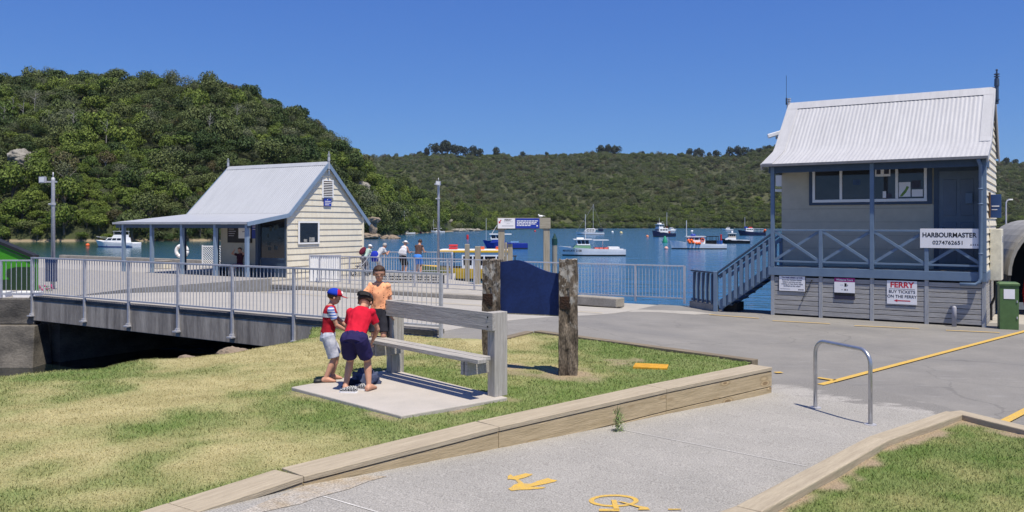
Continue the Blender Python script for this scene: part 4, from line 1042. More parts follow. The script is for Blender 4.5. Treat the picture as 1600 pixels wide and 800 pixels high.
# arched shelter at the right edge with red kayaks under it
SH = thing('arched_shelter', 'big grey barrel-vaulted shelter with a dark interior at the right edge', 'shelter', (14.42, 21.8, 0), R(-20))
def arch(r, y): return [(r*math.cos(a), y, 1.05+r*1.12*math.sin(a)) for a in [math.pi*i/20 for i in range(21)]]
b = MB(); n_ = 21; r0, r1 = 1.32, 1.24
vs = arch(r0, -.4)+arch(r0, 4.0)+arch(r1, -.4)+arch(r1, 4.0); fs = []
for i in range(20): fs += [(i, i+1, 21+i+1, 21+i), (42+i+1, 42+i, 63+i, 63+i+1), (i+1, i, 42+i, 42+i+1), (21+i, 21+i+1, 63+i+1, 63+i)]
b.add(vs, fs); b.build('canopy', mat('grey canopy', (.30,.295,.28), .75, .15, 2), SH, smooth=False)
b = MB(); b.box(-1.32, -.3, 0, -1.24, 4, 1.06); b.box(1.24, -.3, 0, 1.32, 4, 1.06); b.box(-1.24, 3.9, 0, 1.24, 3.96, 2.3); b.build('side_panel', mat('black sheet', (.02,.02,.022), .7), SH)
for i, (x, lab) in enumerate(((-.75, 'left of the two red kayaks stood on end in the arched shelter'), (-.25, 'right of the two red kayaks stood on end in the arched shelter'))):
    b = MB(); b.loft([[(x_+x+.05*z, y_, z+.05) for x_, y_ in ((-w_, 0), (-w_*.5, -.14*k_), (w_*.5, -.14*k_), (w_, 0), (w_*.5, .1*k_), (-w_*.5, .1*k_))] for z, w_, k_ in ((0,.03,.3),(.2,.14,.9),(.55,.19,1),(.95,.16,.9),(1.25,.03,.3))])
    o = b.build('kayak', M['red'], smooth=True); o.matrix_basis = Matrix.Translation((14.42, 21.8, 0))@Matrix.Rotation(R(-20), 4, 'Z'); tag(o, lab, 'kayak')
SL = thing('street_lamp', 'distant slim street lamp with a curved arm at the right edge', 'street lamp', atY(1572, 366, 48))
b = MB(); b.tube([(0,0,-.3),(0,0,1.8),(.06,0,1.95),(.25,0,2.0)], [.05,.04,.035,.03], 8); b.build('pole', M['galv'], SL); b = MB(); b.box(.15,-.06,1.97,.36,.06,2.04); b.build('lamp_head', M['white'], SL)
lp = MB(); lp.prism([(16.5,30),(34,20),(60,40),(40,70),(22,60)], -3, .0); tag(lp.build('boat_yard', M['conc']), kind='structure')

# ---- ticket hut on the wharf
HT = thing('wharf_hut', 'cream weatherboard hut with a steep grey iron roof and a wide open veranda', 'building', (-9.8, 36.3, 0), R(-30.5))
EZ, PZ, PY = 2.87, 5.24, 2.47
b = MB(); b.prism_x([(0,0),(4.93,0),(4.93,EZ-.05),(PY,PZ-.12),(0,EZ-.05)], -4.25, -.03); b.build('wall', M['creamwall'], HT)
b = MB(); sp_ = lambda z: (0. if z < EZ-.05 else (z-EZ+.05)/(PZ-.07-EZ)*PY, 4.93 if z < EZ-.05 else 4.93-(z-EZ+.05)/(PZ-.07-EZ)*(4.93-PY))
boards_y(b, sp_, -.03, .0, PZ-.14, .27, 1, .036); b.build('weatherboards', M['cream'], HT)
sl_m = (PZ-EZ)/PY
mp_ = [(-.02,EZ-.0),(.8,EZ+.8*sl_m),(1.6,EZ+1.6*sl_m),(PY,PZ)]
b = MB(); corrug(b, mp_, -6.6, .10, .13, .011); corrug(b, [(PY,PZ),(5.37,PZ-2.9*sl_m)], -6.6, .10, .13, .011)
HR = b.build('roof', M['roofg'], HT, smooth=True, fix=False)
b = MB(); b.loft([[(x, PY-.16, PZ-.13), (x, PY-.003, PZ+.045), (x, PY+.16, PZ-.13), (x, PY, PZ)] for x in (-6.62, .11)]); b.build('ridge_cap', M['roofg'], HR)
for x in (.115, -6.615):
    b = MB(); b.beam((x, .0, EZ-.09), (x, PY, PZ-.09), .035, .17); b.beam((x, PY, PZ-.09), (x, 5.37, PZ-2.9*sl_m-.09), .035, .17)
    b.build('barge_board', M['bluelt'], HR)
# veranda roof: front skirt hipped round the left end
VZ = 2.49; VX = -8.8
v = [(VX,-2.25,VZ),(.1,-2.25,VZ),(.1,.0,EZ),(-6.6,.0,EZ),(-6.6,4.93,EZ),(VX,7.1,VZ),(-6.6,7.1,VZ)]
b = MB(); b.add(v, [(0,1,2,3),(0,3,4,5)]); vr = b.build('veranda_roof', M['roofg'], HT)
so = vr.modifiers.new('thick', 'SOLIDIFY'); so.thickness = .05; so.offset = -1
b = MB(); b.box(VX-.08, -2.34, VZ-.10, .1, -2.25, VZ-.01); b.box(VX-.09, -2.25, VZ-.10, VX, 7.1, VZ-.01); b.build('gutter', M['roofg'], vr)
b = MB(); b.beam((.118, -2.34, VZ-.09), (.118, .0, EZ-.09), .035, .17); b.build('barge_board', M['bluelt'], vr)
b = MB(); b.box(VX, -2.22, VZ-.26, .08, -2.12, VZ-.11); b.box(VX+.02, -2.12, VZ-.26, VX+.12, 7.0, VZ-.11); b.build('veranda_beam', M['bluedk'], HT)
PXS = [-.10, -2.02, -4.17, -6.24, -8.28]
for x in PXS:
    b = MB(); b.box(x-.07, -2.23, 0, x+.07, -2.09, VZ-.11); b.build('veranda_post', M['bluelt'], HT, bevel=.006)
for x, y in ((-8.6, 1.4), (-8.6, 3.9), (-8.6, 6.8), (-6.4, 4.7), (-4.4, -.1), (-1.75, -.06)):
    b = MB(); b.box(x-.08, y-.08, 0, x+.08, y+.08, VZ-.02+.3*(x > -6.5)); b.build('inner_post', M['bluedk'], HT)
b = MB(); b.box(-1.62, -.03, .9, -.12, .01, 2.7); SV = b.build('servery_window', M['navyglass'], HT)
b = MB(); b.box(-1.66, -.05, .82, -.08, .0, .9); b.box(-1.70,-.05,.82,-1.62,.0,2.75); b.box(-.12,-.05,.0,-.05,.0,2.75); b.build('frame', M['bluedk'], SV)
rs_ = random.Random(3); b = MB()
for i in range(9):
    x = rs_.uniform(-1.5,-.35); z = rs_.uniform(1.2,2.3); b.box(x, -.035, z, x+rs_.uniform(.08,.2), -.031, z+rs_.uniform(.08,.22))
b.build('stuck_notice', mat('faded notice', (.05,.08,.10), .6, .6, 3), SV)
b = MB(); b.box(-1.62, -.02, .0, -.12, .01, .82); b.build('lower_panel', M['bluedk'], HT)
b = MB(); b.box(-4.25, -.012, 2.62, -1.8, .0, 2.82); b.build('orange_band', mat('orange lintel', (.55,.22,.04)), HT)
NB = thing('notice_board', 'dark map and information board on the hut wall under the veranda', 'notice board', HT.matrix_basis@Vector((-2.95,-.02,1.55)), R(-30.5))
b = MB(); b.box(-.78, -.04, 0, .78, 0, 1.05); b.build('board', mat('charcoal board', (.028,.027,.03)), NB)
b = MB(); b.box(-.05, -.045, .2, .72, -.041, .78); b.build('map', M['signwhite'], NB)
text('Wharf Services', .085, M['signwhite'], NB, -.7, -.043, .9, 'LEFT', bold=.003)
b = MB()
for i in range(5): b.box(-.7, -.044, .3+i*.1, -.7+.35+.12*((i*7) % 3)/2, -.041, .335+i*.1)
b.box(.2,-.048,.48,.36,-.0455,.53); b.build('print', mat('board print', (.35,.35,.4)), NB)
S2 = thing('sign', 'small royal blue sign beside the dark map board on the hut', 'sign', HT.matrix_basis@Vector((-2.0,-.02,1.75)), R(-30.5))
b = MB(); b.box(-.15,-.03,0,.15,0,.85); b.build('board', M['royal'], S2); b = MB()
for i in range(4): b.box(-.1,-.034,.4+i*.1,.1-.03*(i % 2),-.0305,.425+i*.1)
b.build('print', M['signwhite'], S2)
# gable window, louvre, plaque
b = MB(); b.box(.0, .61, 1.50, .03, 1.93, 2.52)
HW = b.build('window', M['cream'], HT)
b = MB()
for y0, y1, z0, z1 in ((.61,1.93,1.50,1.57),(.61,1.93,2.45,2.52),(.61,.70,1.57,2.45),(1.84,1.93,1.57,2.45)): b.box(.0, y0, z0, .055, y1, z1)
b.build('frame', M['white'], HW)
b = MB(); b.box(.025, .70, 1.57, .034, 1.84, 2.45); b.build('pane', M['navyglass'], HW)
b = MB(); b.box(.035,.95,1.6,.045,1.15,1.72); b.box(.035,1.3,1.6,.045,1.62,1.8); b.build('clutter', mat('pale clutter', (.4,.4,.38), .7, .3, 9), HW)
b = MB(); b.box(.0, 2.12, 3.60, .05, 2.86, 4.44); LVT = b.build('louvre_vent', M['white'], HT)
b = MB()
for i in range(9): b.loft([[(.052,2.2,3.68+i*.078),(.052,2.78,3.68+i*.078),(.085,2.78,3.665+i*.078),(.085,2.2,3.665+i*.078)],[(.052,2.2,3.695+i*.078),(.052,2.78,3.695+i*.078),(.085,2.78,3.68+i*.078),(.085,2.2,3.68+i*.078)]])
b.build('slats', M['white'], LVT)
b = MB(); b.box(.0505, 2.2, 3.66, .0525, 2.78, 4.38); b.build('backing', mat('brown shadow board', (.10,.07,.05)), LVT)
b = MB(); b.box(.0, 2.24, 3.22, .045, 2.72, 3.58); PQ = b.build('plaque', M['royal'], HT)
b = MB()
for i in range(3): b.box(.046, 2.29, 3.27+i*.08, .048, 2.67-.1*(i == 0), 3.30+i*.08)
b.ball((.046, 2.46, 3.52), .025, 8, 6, (.2,1,1)); b.build('print', M['signwhite'], PQ)
b = MB(); b.tube([(.13, PY, PZ-.55),(.13,PY,PZ-.1)], .035, 6); b.build('drop_finial', M['bluelt'], HT)
finial(HT, .12, PY, PZ+.05, .42, M['roofg']); finial(HT, -6.63, PY, PZ+.05, .38, M['roofg'])
b = MB(); b.beam(HT.matrix_basis@Vector((-.0,4.98,0)), HT.matrix_basis@Vector((-.0,4.98,EZ-.1)), .1, .1); loc(b.build('corner_board', M['cream']), HT)
# ================================================================== railings
def railing(name, label, pts, zb, h, pitch, posts, m, group=None, foot=0., bar=.0135, post_w=.06, botgap=.12, offs=0., rail=.05):
    """pts: ends of straight runs; posts: list of distances along the whole line"""
    pts = [Vector(p) for p in pts]; root = thing(name, label, 'railing', pts[0], 0, group)
    inv = -pts[0]
    def P(d):
        for a, b in zip(pts, pts[1:]):
            l = (b-a).length
            if d <= l+1e-6: return a+(b-a)*(d/l), (b-a).normalized()
            d -= l
        return pts[-1], (pts[-1]-pts[-2]).normalized()
    tot = sum((b-a).length for a, b in zip(pts, pts[1:]))
    posts = sorted(posts)
    for d in posts:
        p, dr = P(d); b = MB(); p = p+inv
        b.beam(p+Vector((0,0,-foot)), p+Vector((0,0,h+.02)), post_w, post_w*.8, up=(dr.y, -dr.x, 0))
        if foot > .2:
            s = Vector((dr.y, -dr.x, 0)); b.beam(p+Vector((0,0,-foot+.02))-s*.11, p+Vector((0,0,-foot+.02))+s*.10, .15, .03)
            b.beam(p+Vector((0,0,-foot+.06))-s*.11, p+Vector((0,0,-foot+.06))+s*.05, .09, .05)
        b.build('post', m, root)
    b = MB(); q_ = [0.]
    acc = 0
    for a, c in zip(pts, pts[1:]): b.beam(a+inv+Vector((0,0,h)), c+inv+Vector((0,0,h)), rail, rail*.8)
    b.build('top_rail', m, root, bevel=.004)
    b = MB()
    for a, c in zip(pts, pts[1:]): b.beam(a+inv+Vector((0,0,botgap)), c+inv+Vector((0,0,botgap)), rail*.8, rail*.7)
    b.build('bottom_rail', m, root)
    edges = posts
    for d0, d1 in zip(edges, edges[1:]):
        b = MB(); n_ = max(1, int(round((d1-d0)/pitch)))
        for i in range(1, n_):
            p, dr = P(d0+(d1-d0)*i/n_); p = p+inv; b.beam(p+Vector((0,0,botgap)), p+Vector((0,0,h)), bar, bar)
        b.build('bars', m, root)
    return root
def dpost(A, B, px):                                # distance along A->B where it crosses image column px
    u = (px-800)/F; d = (B-A).normalized(); k = (u*A.y-A.x)/(d.x-u*d.y); return k
q0 = 12.02
A = TQ(-22.62, q0, .46); B = TQ(-9.0, q0, .46)
ps = [0.03]+[dpost(A, B, x) for x in (132, 201, 278, 363, 459, 568)]+[(B-A).length-.02]
railing('bridge_railing', 'galvanised railing with upright bars bolted along the edge beam of the bridge', [A, B], .46, 1.04, .108, ps, M['galv'], foot=.52, botgap=.10)
A = Vector((-30, 22.32, .42)); B = Vector((-12.86, 22.32, .42))
railing('creek_railing', 'galvanised railing with widely spaced bars on top of the dark creek wall', [A, B], .42, 1.0, .15, [(B-A).length-x for x in (.02, .85, 2.65, 4.5, 6.3, 8.2)], M['galv'], botgap=.10)
# wharf edge railing by the stair
A = Vector((.35, 27.95, 0)); B = Vector((5.2, 25.0, 0))
railing('quay_railing', 'long galvanised railing along the quay between the name board and the stair', [A, B], 0, 1.13, .115, [.02, 1.75, dpost(A, B, 993), (B-A).length-.02], M['galv'], botgap=.16)
A = Vector((-7.9, 34.1, 0)); B = Vector((-2.4, 31.0, 0)); C_ = Vector((-.95, 30.0, 0))
Ls = (B-A).length
railing('ramp_railing', 'galvanised ramp railing running from the hut past the slatted bench', [A, B, C_], 0, 1.1, .12, [.02, 1.6, 3.2, 4.8, Ls, Ls+dpost(B, C_, 741), Ls+(C_-B).length-.02], M['galv'], botgap=.16)
A = Vector((-7.9, 40.5, 0)); B = Vector((-2.9, 40.2, 0))
railing('sea_railing', 'galvanised railing at the wharf edge that the four people lean on', [A, B], 0, 1.04, .12, [.02, 1.7, 3.4, (B-A).length-.02], M['galv'], botgap=.14)
A = Vector((-2.88, 40.2, 0)); B = Vector((-2.6, 36.2, 0))
railing('landing_railing', 'short galvanised railing returning from the wharf edge toward the ferry landing', [A, B], 0, 1.04, .12, [.1, 1.9, (B-A).length-.02], M['galv'], botgap=.14)
A = Vector((-7.3, 34.2, 0))
WP = thing('screen_panel', 'white ribbed metal screen standing in front of the hut gable', 'screen', at(508, 440.5))
b = MB()
n_ = 60; vs = []
for i in range(n_+1):
    x = -.62+1.24*i/n_; y = .014*(1 if (i//2) % 2 else -1); vs += [(x, y, .02), (x, y, 1.08)]
b.add(vs, [(2*i, 2*i+2, 2*i+3, 2*i+1) for i in range(n_)])
o = b.build('sheet', M['white'], WP); o.modifiers.new('thick', 'SOLIDIFY').thickness = .006
b = MB()
for x0, x1, z0, z1 in ((-.66,-.61,0,1.12),(.61,.66,0,1.12),(-.61,.61,1.08,1.12)): b.box(x0,-.03,z0,x1,.03,z1)
b.build('frame', M['galv'], WP)
# slatted timber bench on the ramp
SBN = thing('slatted_bench', 'low pale timber slatted barrier behind the ramp railing', 'slatted barrier', Vector((-4.2, 33.9, 0)), R(-14))
for z in (.05, .16, .27):
    b = MB(); b.box(-1.25, 0, z, 1.35, .05, z+.065); b.build('slat', wood('bleached slat', (.55,.53,.48), (.42,.4,.36), 'x'), SBN)
b = MB()
for i in range(9): b.box(-1.24+i*.31, .06, 0, -1.0+i*.31, .12, .33)
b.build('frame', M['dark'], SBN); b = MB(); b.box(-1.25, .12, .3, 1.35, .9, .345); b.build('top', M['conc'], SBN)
# wharf-edge bits seen through the veranda
o = MB(); q_ = at(285, 418); LR = thing('life_ring', 'white life ring on a short post at the wharf edge under the veranda', 'life ring', atY(285, 418, 45.5))
LR.location.z = 0
b = MB(); c0 = Vector((0, -.08, .92)); pts_ = [c0+Vector((.30*math.cos(a), 0, .30*math.sin(a))) for a in [i*2*math.pi/24 for i in range(25)]]
b.tube(pts_, .10, 8); b.build('ring', M['white'], LR, smooth=True); b = MB(); b.box(-.05,0,0,.05,.08,1.4); b.build('post', M['pile'], LR)
for i in range(4):
    a = i*math.pi/2+.78; p_ = c0+Vector((.30*math.cos(a), 0, .30*math.sin(a))); b = MB(); b.ball(p_, .104, 8, 6, (1,1,1)); b.build('band', mat('faded band', (.62,.45,.38)), LR)
LT = thing('gangway_gate', 'white diagonal lattice gate beside the hut seen under the veranda', 'gate', Vector((-15.9, 45.2, 0)), R(-8))
b = MB()
for i in range(-8, 16):
    for sgn in (1, -1):
        x0 = -.95+i*.13; z0, z1 = .1, 1.15; a, c = x0, x0+sgn*1.05
        lo, hi = -.95, .95
        f0, f1 = 0., 1.
        dx = c-a
        t0 = (lo-a)/dx; t1 = (hi-a)/dx
        f0, f1 = max(0, min(t0, t1)), min(1, max(t0, t1))
        if f1-f0 > .05: b.beam((a+dx*f0, .0+.012*sgn, z0+(z1-z0)*f0), (a+dx*f1, .012*sgn, z0+(z1-z0)*f1), .012, .05, up=(0,1,0))
b.build('lattice', M['white'], LT)
b = MB(); b.box(-1.0,-.03,0,-.94,.03,1.25); b.box(.94,-.03,0,1.0,.03,1.25); b.box(-.94,-.03,1.15,.94,.03,1.22); b.build('frame', M['white'], LT)
BX = thing('dock_box', 'small cream storage box at the far wharf edge beyond the veranda', 'box', Vector((-18.9, 45, 0)), R(-30))
b = MB(); b.box(-.4,-.25,0,.4,.25,.38); b.build('body', M['cream'], BX, bevel=.02); b = MB(); b.box(-.43,-.28,.38,.43,.28,.44); b.build('lid', M['kerbc'], BX, bevel=.01)
wk = MB(); wk.beam(TQ(-57, 32.3, .12), TQ(-31, 32.3, .12), .3, .28); tag(wk.build('wharf_beam', M['kerbc'], bevel=.02), 'low concrete edge beam along the seaward side of the wharf', 'beam')
step = MB(); 
HP = MB(); hv = lambda x, y, z=0: HT.matrix_basis@Vector((x, y, z))
HP.prism([(hv(*a).x, hv(*a).y) for a in ((VX-.2,-2.55),(.6,-2.55),(.6,5.2),(VX-.2,5.2))], -.2, .055); tag(HP.build('hut_floor', M['conc']), kind='structure')
# ---- lamp posts
def floodpost(label, loc_, h, px_face, lean=1):
    root = thing('lamp_post', label, 'lamp post', loc_)
    b = MB(); b.tube([(0,0,-.1),(0,0,h-.1),(0,0,h),(0,0,h+.02)], [.062,.055,.055,.02], 12); b.tube([(0,0,h),(0,0,h+.18)], .018, 6); b.build('pole', M['galv'], root, smooth=True)
    b = MB(); b.beam((-.2, 0, h-.12), (.12, 0, h-.12), .05, .05); b.build('bracket', M['galv'], root); b = MB(); b.tube([(0,0,h-.85),(0,0,h-.78)], .08, 10); b.tube([(-.14,0,h-.83),(0,0,h-.83)], .03); b.build('collar', M['galv'], root)
    f_ = MB(); f_.loft([[(x*k+sx, y_, z*q+h-.02) for x, z in ((-.25,-.2),(.25,-.2),(.25,.2),(-.25,.2))] for k, q, y_, sx in ((1,1,-.12,0),(1,1,.0,0),(.6,.6,.12,0))])
    hd = f_.build('floodlight', M['galv'], root, loc=(-.28*abs(lean), -.05, (h-.1)*(1-.5)))
    f2 = MB(); f2.box(-.2, -.128, h-.17, .2, -.122, h+.13); f2.build('lens', M['white'], hd)
    hd.scale = (.5,.5,.5); hd.rotation_euler = (0, R(8) if lean > 0 else 0, R(-20))
    return root
floodpost('tall galvanised floodlight post at the centre between the hut and the ferry sign', Vector((-3.55, 40.2, 0)), 4.45, 0)
floodpost('tall galvanised floodlight post at far left above the green kiosk', Vector((-14.45, 26.2, .1)), 3.75, 0, -1)
NS = thing('pole_board', 'dark navy slatted board on the foot of the far left lamp post', 'board', Vector((-14.4, 26.0, .35)), R(-4))
b = MB()
for i in range(6): b.box(-.19+i*.064, -.03, .25, -.19+i*.064+.055, 0, .99)
b.build('slats', M['navy'], NS); b = MB(); b.box(-.2,.002,.28,.2,.02,.34); b.box(-.2,.002,.88,.2,.02,.94); b.box(-.03,.0021,-.3,.03,.05,.27); b.build('frame', M['galv'], NS)
fl = MB(); rf = random.Random(5)
for i in range(14):
    x, y, z = rf.uniform(-.3,.3), rf.uniform(-.1,.1), rf.uniform(.02,.16); fl.ball((x,y,z), .035, 6, 4)
FLW = thing('flowers', 'small pink flowers at the foot of the navy board', 'flowers', Vector((-14.3, 25.3, .38)))
fl.build('petals', mat('pink petal', (.5,.05,.18)), FLW)
b = MB()
for i in range(16): x, y = rf.uniform(-.3,.3), rf.uniform(-.1,.1); b.beam((x,y,-.03),(x+rf.uniform(-.05,.05),y,.14),.012,.012)
b.build('stem', M['green'], FLW)
# ---- green kiosk far left
KG = thing('green_kiosk', 'bright green kiosk with a dark sloping roof edge behind the creek railing', 'kiosk', Vector((-16.42, 24.6, .36)), R(-6))
def rl_(x): return 2.13-abs(x+.15)*.39
b = MB(); b.prism_y([(-2.6,.1),(2.42,.1),(2.42,rl_(2.42)-.05),(-.15,2.08),(-2.6,rl_(-2.6)-.05)], 0, .22); b.build('wall', M['bright'], KG)
b = MB()
for sg in (1, -1):
    b.beam((-.15,.06,2.10), (-.15+sg*2.62,.06,2.10-2.62*.39), .26, .09)
b.build('roof', mat('charcoal roof', (.02,.021,.022)), KG)
b = MB(); b.beam((-.15,-.012,1.96),(2.4,-.012,1.96-2.55*.39),.012,.035); b.build('trim', mat('dull green trim', (.10,.16,.06)), KG)
b = MB(); b.prism_y([(-2.5,.1),(2.5,.1),(2.5,.78),(1.9,.78),(1.62,.72),(1.55,.55),(1.7,.42),(.2,.3),(-1.2,.24),(-2.5,.42)], -.012, -.002); b.build('swoosh', mat('dark green print', (.02,.05,.018)), KG)
# white crates behind that railing
for i, (x, lab) in enumerate(((-13.75, 'white crate behind the creek railing nearest the bridge post'), (-14.6, 'white crate behind the creek railing nearest the kiosk'))):
    CR = thing('crate', lab, 'crate', Vector((x+.25, 23.2, .36)), .1*i)
    b = MB(); b.box(-.3,-.2,0,.3,.2,.13); b.build('body', M['signwhite'], CR, bevel=.01); b = MB(); b.box(-.32,-.22,.13,.32,.22,.155); b.build('lid', M['white'], CR)
# ---- ferry sign gantry and piles
GN = thing('sign_gantry', 'timber gantry of two square posts and a beam at the ferry landing', 'gantry', Vector((.5, 33, 0)))
for px in (783.5, 854):
    x = (px-800)/F*33-.5; b = MB(); b.box(x-.125, -.125, -3, x+.125, .125, 2.22); b.build('post', M['pile'], GN, bevel=.01)
x0, x1 = (777-800)/F*33-.5, (860-800)/F*33-.5
b = MB(); b.box(x0, -.16, 2.215, x1, .10, 2.64); b.build('beam', wood('gantry beam', (.43,.39,.30), (.28,.25,.19), 'x'), GN, bevel=.01)
def gsign(label, xa, xb, m):
    a, c = (xa-800)/F*32.83, (xb-800)/F*32.83
    o = thing('sign', label, 'sign', Vector(((a+c)/2, 32.835, 2.225))); w_ = (c-a)/2
    b = MB(); b.box(-w_, -.012, 0, w_, 0, .40); b.build('board', m, o); return o, w_
S, w_ = gsign('white FERRY sign with a red arrow on the gantry beam', 778, 804.7, M['signwhite'])
text('FERRY', .10, M['black'], S, .06, -.014, .33, bold=.002)
b = MB(); b.box(-.1,-.0145,.255,.25,-.0125,.265); b.box(-.18,-.0145,.09,.28,-.0125,.11); b.box(0,-.0145,.18,.14,-.0125,.19); b.build('print', mat('grey print mid', (.25,.25,.28)), S)
b = MB(); b.add([(-.31,-.014,.20),(-.22,-.014,.21),(-.25,-.014,.25),(-.19,-.014,.33),(-.23,-.014,.345),(-.28,-.014,.27),(-.31,-.014,.30)], [tuple(range(7))]); b.build('arrow', M['signred'], S)
S, w_ = gsign('royal blue sign with lines of white print on the gantry beam', 805.3, 843, M['royal'])
b = MB()
for i, (a_, c_) in enumerate(((-.42,.43),(-.42,.36),(-.42,.34),(-.42,.12))):
    n_ = 7-i%2; x = a_
    rr = random.Random(i)
    while x < c_:
        l = rr.uniform(.05,.14); b.box(x,-.0145,.28-i*.06,min(x+l, c_),-.0125,.315-i*.06); x += l+.02
b.ball((.38,-.013,.10), .03, 8, 6, (1,.2,1)); b.build('print', M['white'], S)
gl = MB(); gs_ = .55; gl.ball((0,0,.11), .1, 10, 8, (1.6,.8,.8)); gl.ball((-.15,0,.2), .055, 8, 6); gl.loft([[(.1,-.03,.12),(.1,.03,.12),(.1,0,.16)],[(.32,-.01,.10),(.32,.01,.10),(.32,0,.12)]])
gl.tube([(0,.03,.05),(0,.03,-.02)], .012, 5); gl.tube([(0,-.03,.05),(0,-.03,-.02)], .012, 5)
glo = gl.build('gull', M['white'], loc=Vector(((845-800)/F*33, 33, 2.652)), smooth=True); glo.scale = (gs_,gs_,gs_); tag(glo, 'white gull standing on the gantry beam', 'gull')
def pile(label, px, top, Y, w_, sq=True, base=-3.5, capm=None):
    p_ = atY(px, top, Y); r = w_/2/F*Y; root = thing('mooring_pile', label, 'pile', (p_.x, Y, base)); h = p_.z-base
    b = MB()
    if sq: b.box(-r,-r,0,r,r,h)
    else: b.tube([(0,0,0),(0,0,h)], r, 14)
    b.build('shaft', M['pile'], root, bevel=.02 if sq else 0)
    if capm:
        b = MB(); b.tube([(0,0,h-.35),(0,0,h),(0,0,h+.02),(0,0,h+.32)], [r*1.08,r*1.08,r*.9,.02], 14); b.build('cap', capm, root, smooth=False)
    return root
pile('square pale timber pile with a dark left neighbour beside the ferry cabin', 746.5, 385, 33.5, 9)
pile('taller thin timber pile just left of the pale square pile', 730, 381.5, 36.5, 7.5)
pile('short timber pile between the gantry post and the blue name board', 797, 381, 33.2, 8)
pile('dark slim pile squeezed against the left gantry post', 790.6, 379, 34.2, 3.4)
pile('round mooring pile with a dark green pointed cap', 866.6, 373, 47, 8.2, False, -4, mat('green pile cap', (.015,.06,.05), .5))

# ================================================================== foreground
# ---- carved posts with the blue board
NBD = thing('name_board', 'blank navy board with a wave-shaped top between two rough old timber posts', 'board', Vector((.25, 11.58, .35)), math.atan2(-.45, 1.08))
old = mat('old wharf timber', (.235,.19,.145), .92, c2=(.030,.022,.016), scale=3.2, stretch=(3.2,3.2,1.0), bump=1.2, bscale=9, fine=.4, fscale=26, spec=.15); 
n, L = old.node_tree.nodes, old.node_tree.links; p = n['Principled BSDF']; src = p.inputs['Base Color'].links[0].from_socket
tc = n.new('ShaderNodeTexCoord'); nz = n.new('ShaderNodeTexNoise'); nz.inputs['Scale'].default_value = 7; nz.inputs['Detail'].default_value = 6; nz.inputs['Roughness'].default_value = .7
mp = n.new('ShaderNodeMapping'); mp.inputs['Scale'].default_value = (1,1,.7); L.new(tc.outputs['Object'], mp.inputs[0]); L.new(mp.outputs[0], nz.inputs['Vector'])
sz = n.new('ShaderNodeSeparateXYZ'); L.new(tc.outputs['Object'], sz.inputs[0]); hgt = n.new('ShaderNodeMapRange'); hgt.inputs[1].default_value = .5; hgt.inputs[2].default_value = 1.5; hgt.inputs[3].default_value = -.10; hgt.inputs[4].default_value = .06; L.new(sz.outputs[2], hgt.inputs[0])
sm_ = n.new('ShaderNodeMath'); L.new(nz.outputs[0], sm_.inputs[0]); L.new(hgt.outputs[0], sm_.inputs[1])
mr = n.new('ShaderNodeMapRange'); mr.inputs[1].default_value = .53; mr.inputs[2].default_value = .60; L.new(sm_.outputs[0], mr.inputs[0])
mx = n.new('ShaderNodeMix'); mx.data_type = 'RGBA'; L.new(mr.outputs[0], mx.inputs['Factor']); L.new(src, mx.inputs[6]); mx.inputs[7].default_value = (.36,.335,.30,1); L.new(mx.outputs[2], p.inputs['Base Color'])
for x, h, sd, rr in ((-.56, 1.555, 1, .1), (.56, 1.575, 2, .35)):
    bmx = bmesh.new(); nz_ = 40; w2 = .125
    # square column as a loft with worn faces
    rings = []
    for j in range(nz_+1):
        z = -.15+(h+.15)*j/nz_; ring = []
        for k in range(28):
            a = k/28*4; e = int(a); f = a-e
            c = [(-1,-1),(1,-1),(1,1),(-1,1)]; x0, y0 = c[e]; x1, y1 = c[(e+1) % 4]
            ux, uy = x0+(x1-x0)*f, y0+(y1-y0)*f
            nzv = mnoise.fractal(Vector((ux*2.2+sd*9, uy*2.2, z*2.6)), 1, 2, 4)
            cr_ = -.35 if (abs(ux+.1+.15*math.sin(z*3)) < .09 and uy < -.9) else 0     # long drying crack on the front
            rag = -.12 if j == nz_ and (k % 3) else 0
            s = w2*(1+.13*nzv+cr_*.45-.02*(z/h))
            ring.append(bmx.verts.new((ux*s, uy*s, z+(rag*.12 if j == nz_ else 0)+(.012*nzv if j == nz_ else 0))))
        rings.append(ring)
    for r0_, r1_ in zip(rings, rings[1:]):
        for k in range(28): bmx.faces.new((r0_[k], r0_[(k+1) % 28], r1_[(k+1) % 28], r1_[k]))
    bmx.faces.new(rings[-1])
    me = bpy.data.meshes.new('post'); bmx.to_mesh(me); bmx.free(); me.materials.append(old)
    o = bpy.data.objects.new('post', me); COL.objects.link(o); o.parent = NBD; o.location = (x, 0, 0); o.rotation_euler = (0, 0, rr)
    b = MB(); b.box(-.118, -.128, .90, .03, -.07, 1.07); b.build('rebate', mat('rust stained notch', (.012,.009,.008), .95, c2=(.055,.024,.012), scale=11, bump=.8), o)
b = MB(); pp = [(-.44,.80),(.44,.80)]
for i in range(25):
    x = .44-.88*i/24; f = (x+.44)/.88
    pp.append((x, 1.515+.035*math.sin(min(1, f*2.6)*math.pi*.5)*1-.175*sm((f-.24)/.70)))
b.prism_y(pp, -.022, .022); b.build('panel', M['navy'], NBD)
b = MB(); b.box(-.44,-.022,.785,.44,.022,.799); b.build('edge_strip', M['pile'], NBD)
# ---- bench
Rp = Vector((-.178, 9.77, .386)); Lp = Vector((-1.60, 11.34, .386)); dB = (Lp-Rp).normalized(); ang = math.atan2(dB.y, dB.x)
BN = thing('park_bench', 'weathered grey timber bench with one thick back plank', 'bench', Rp, ang)
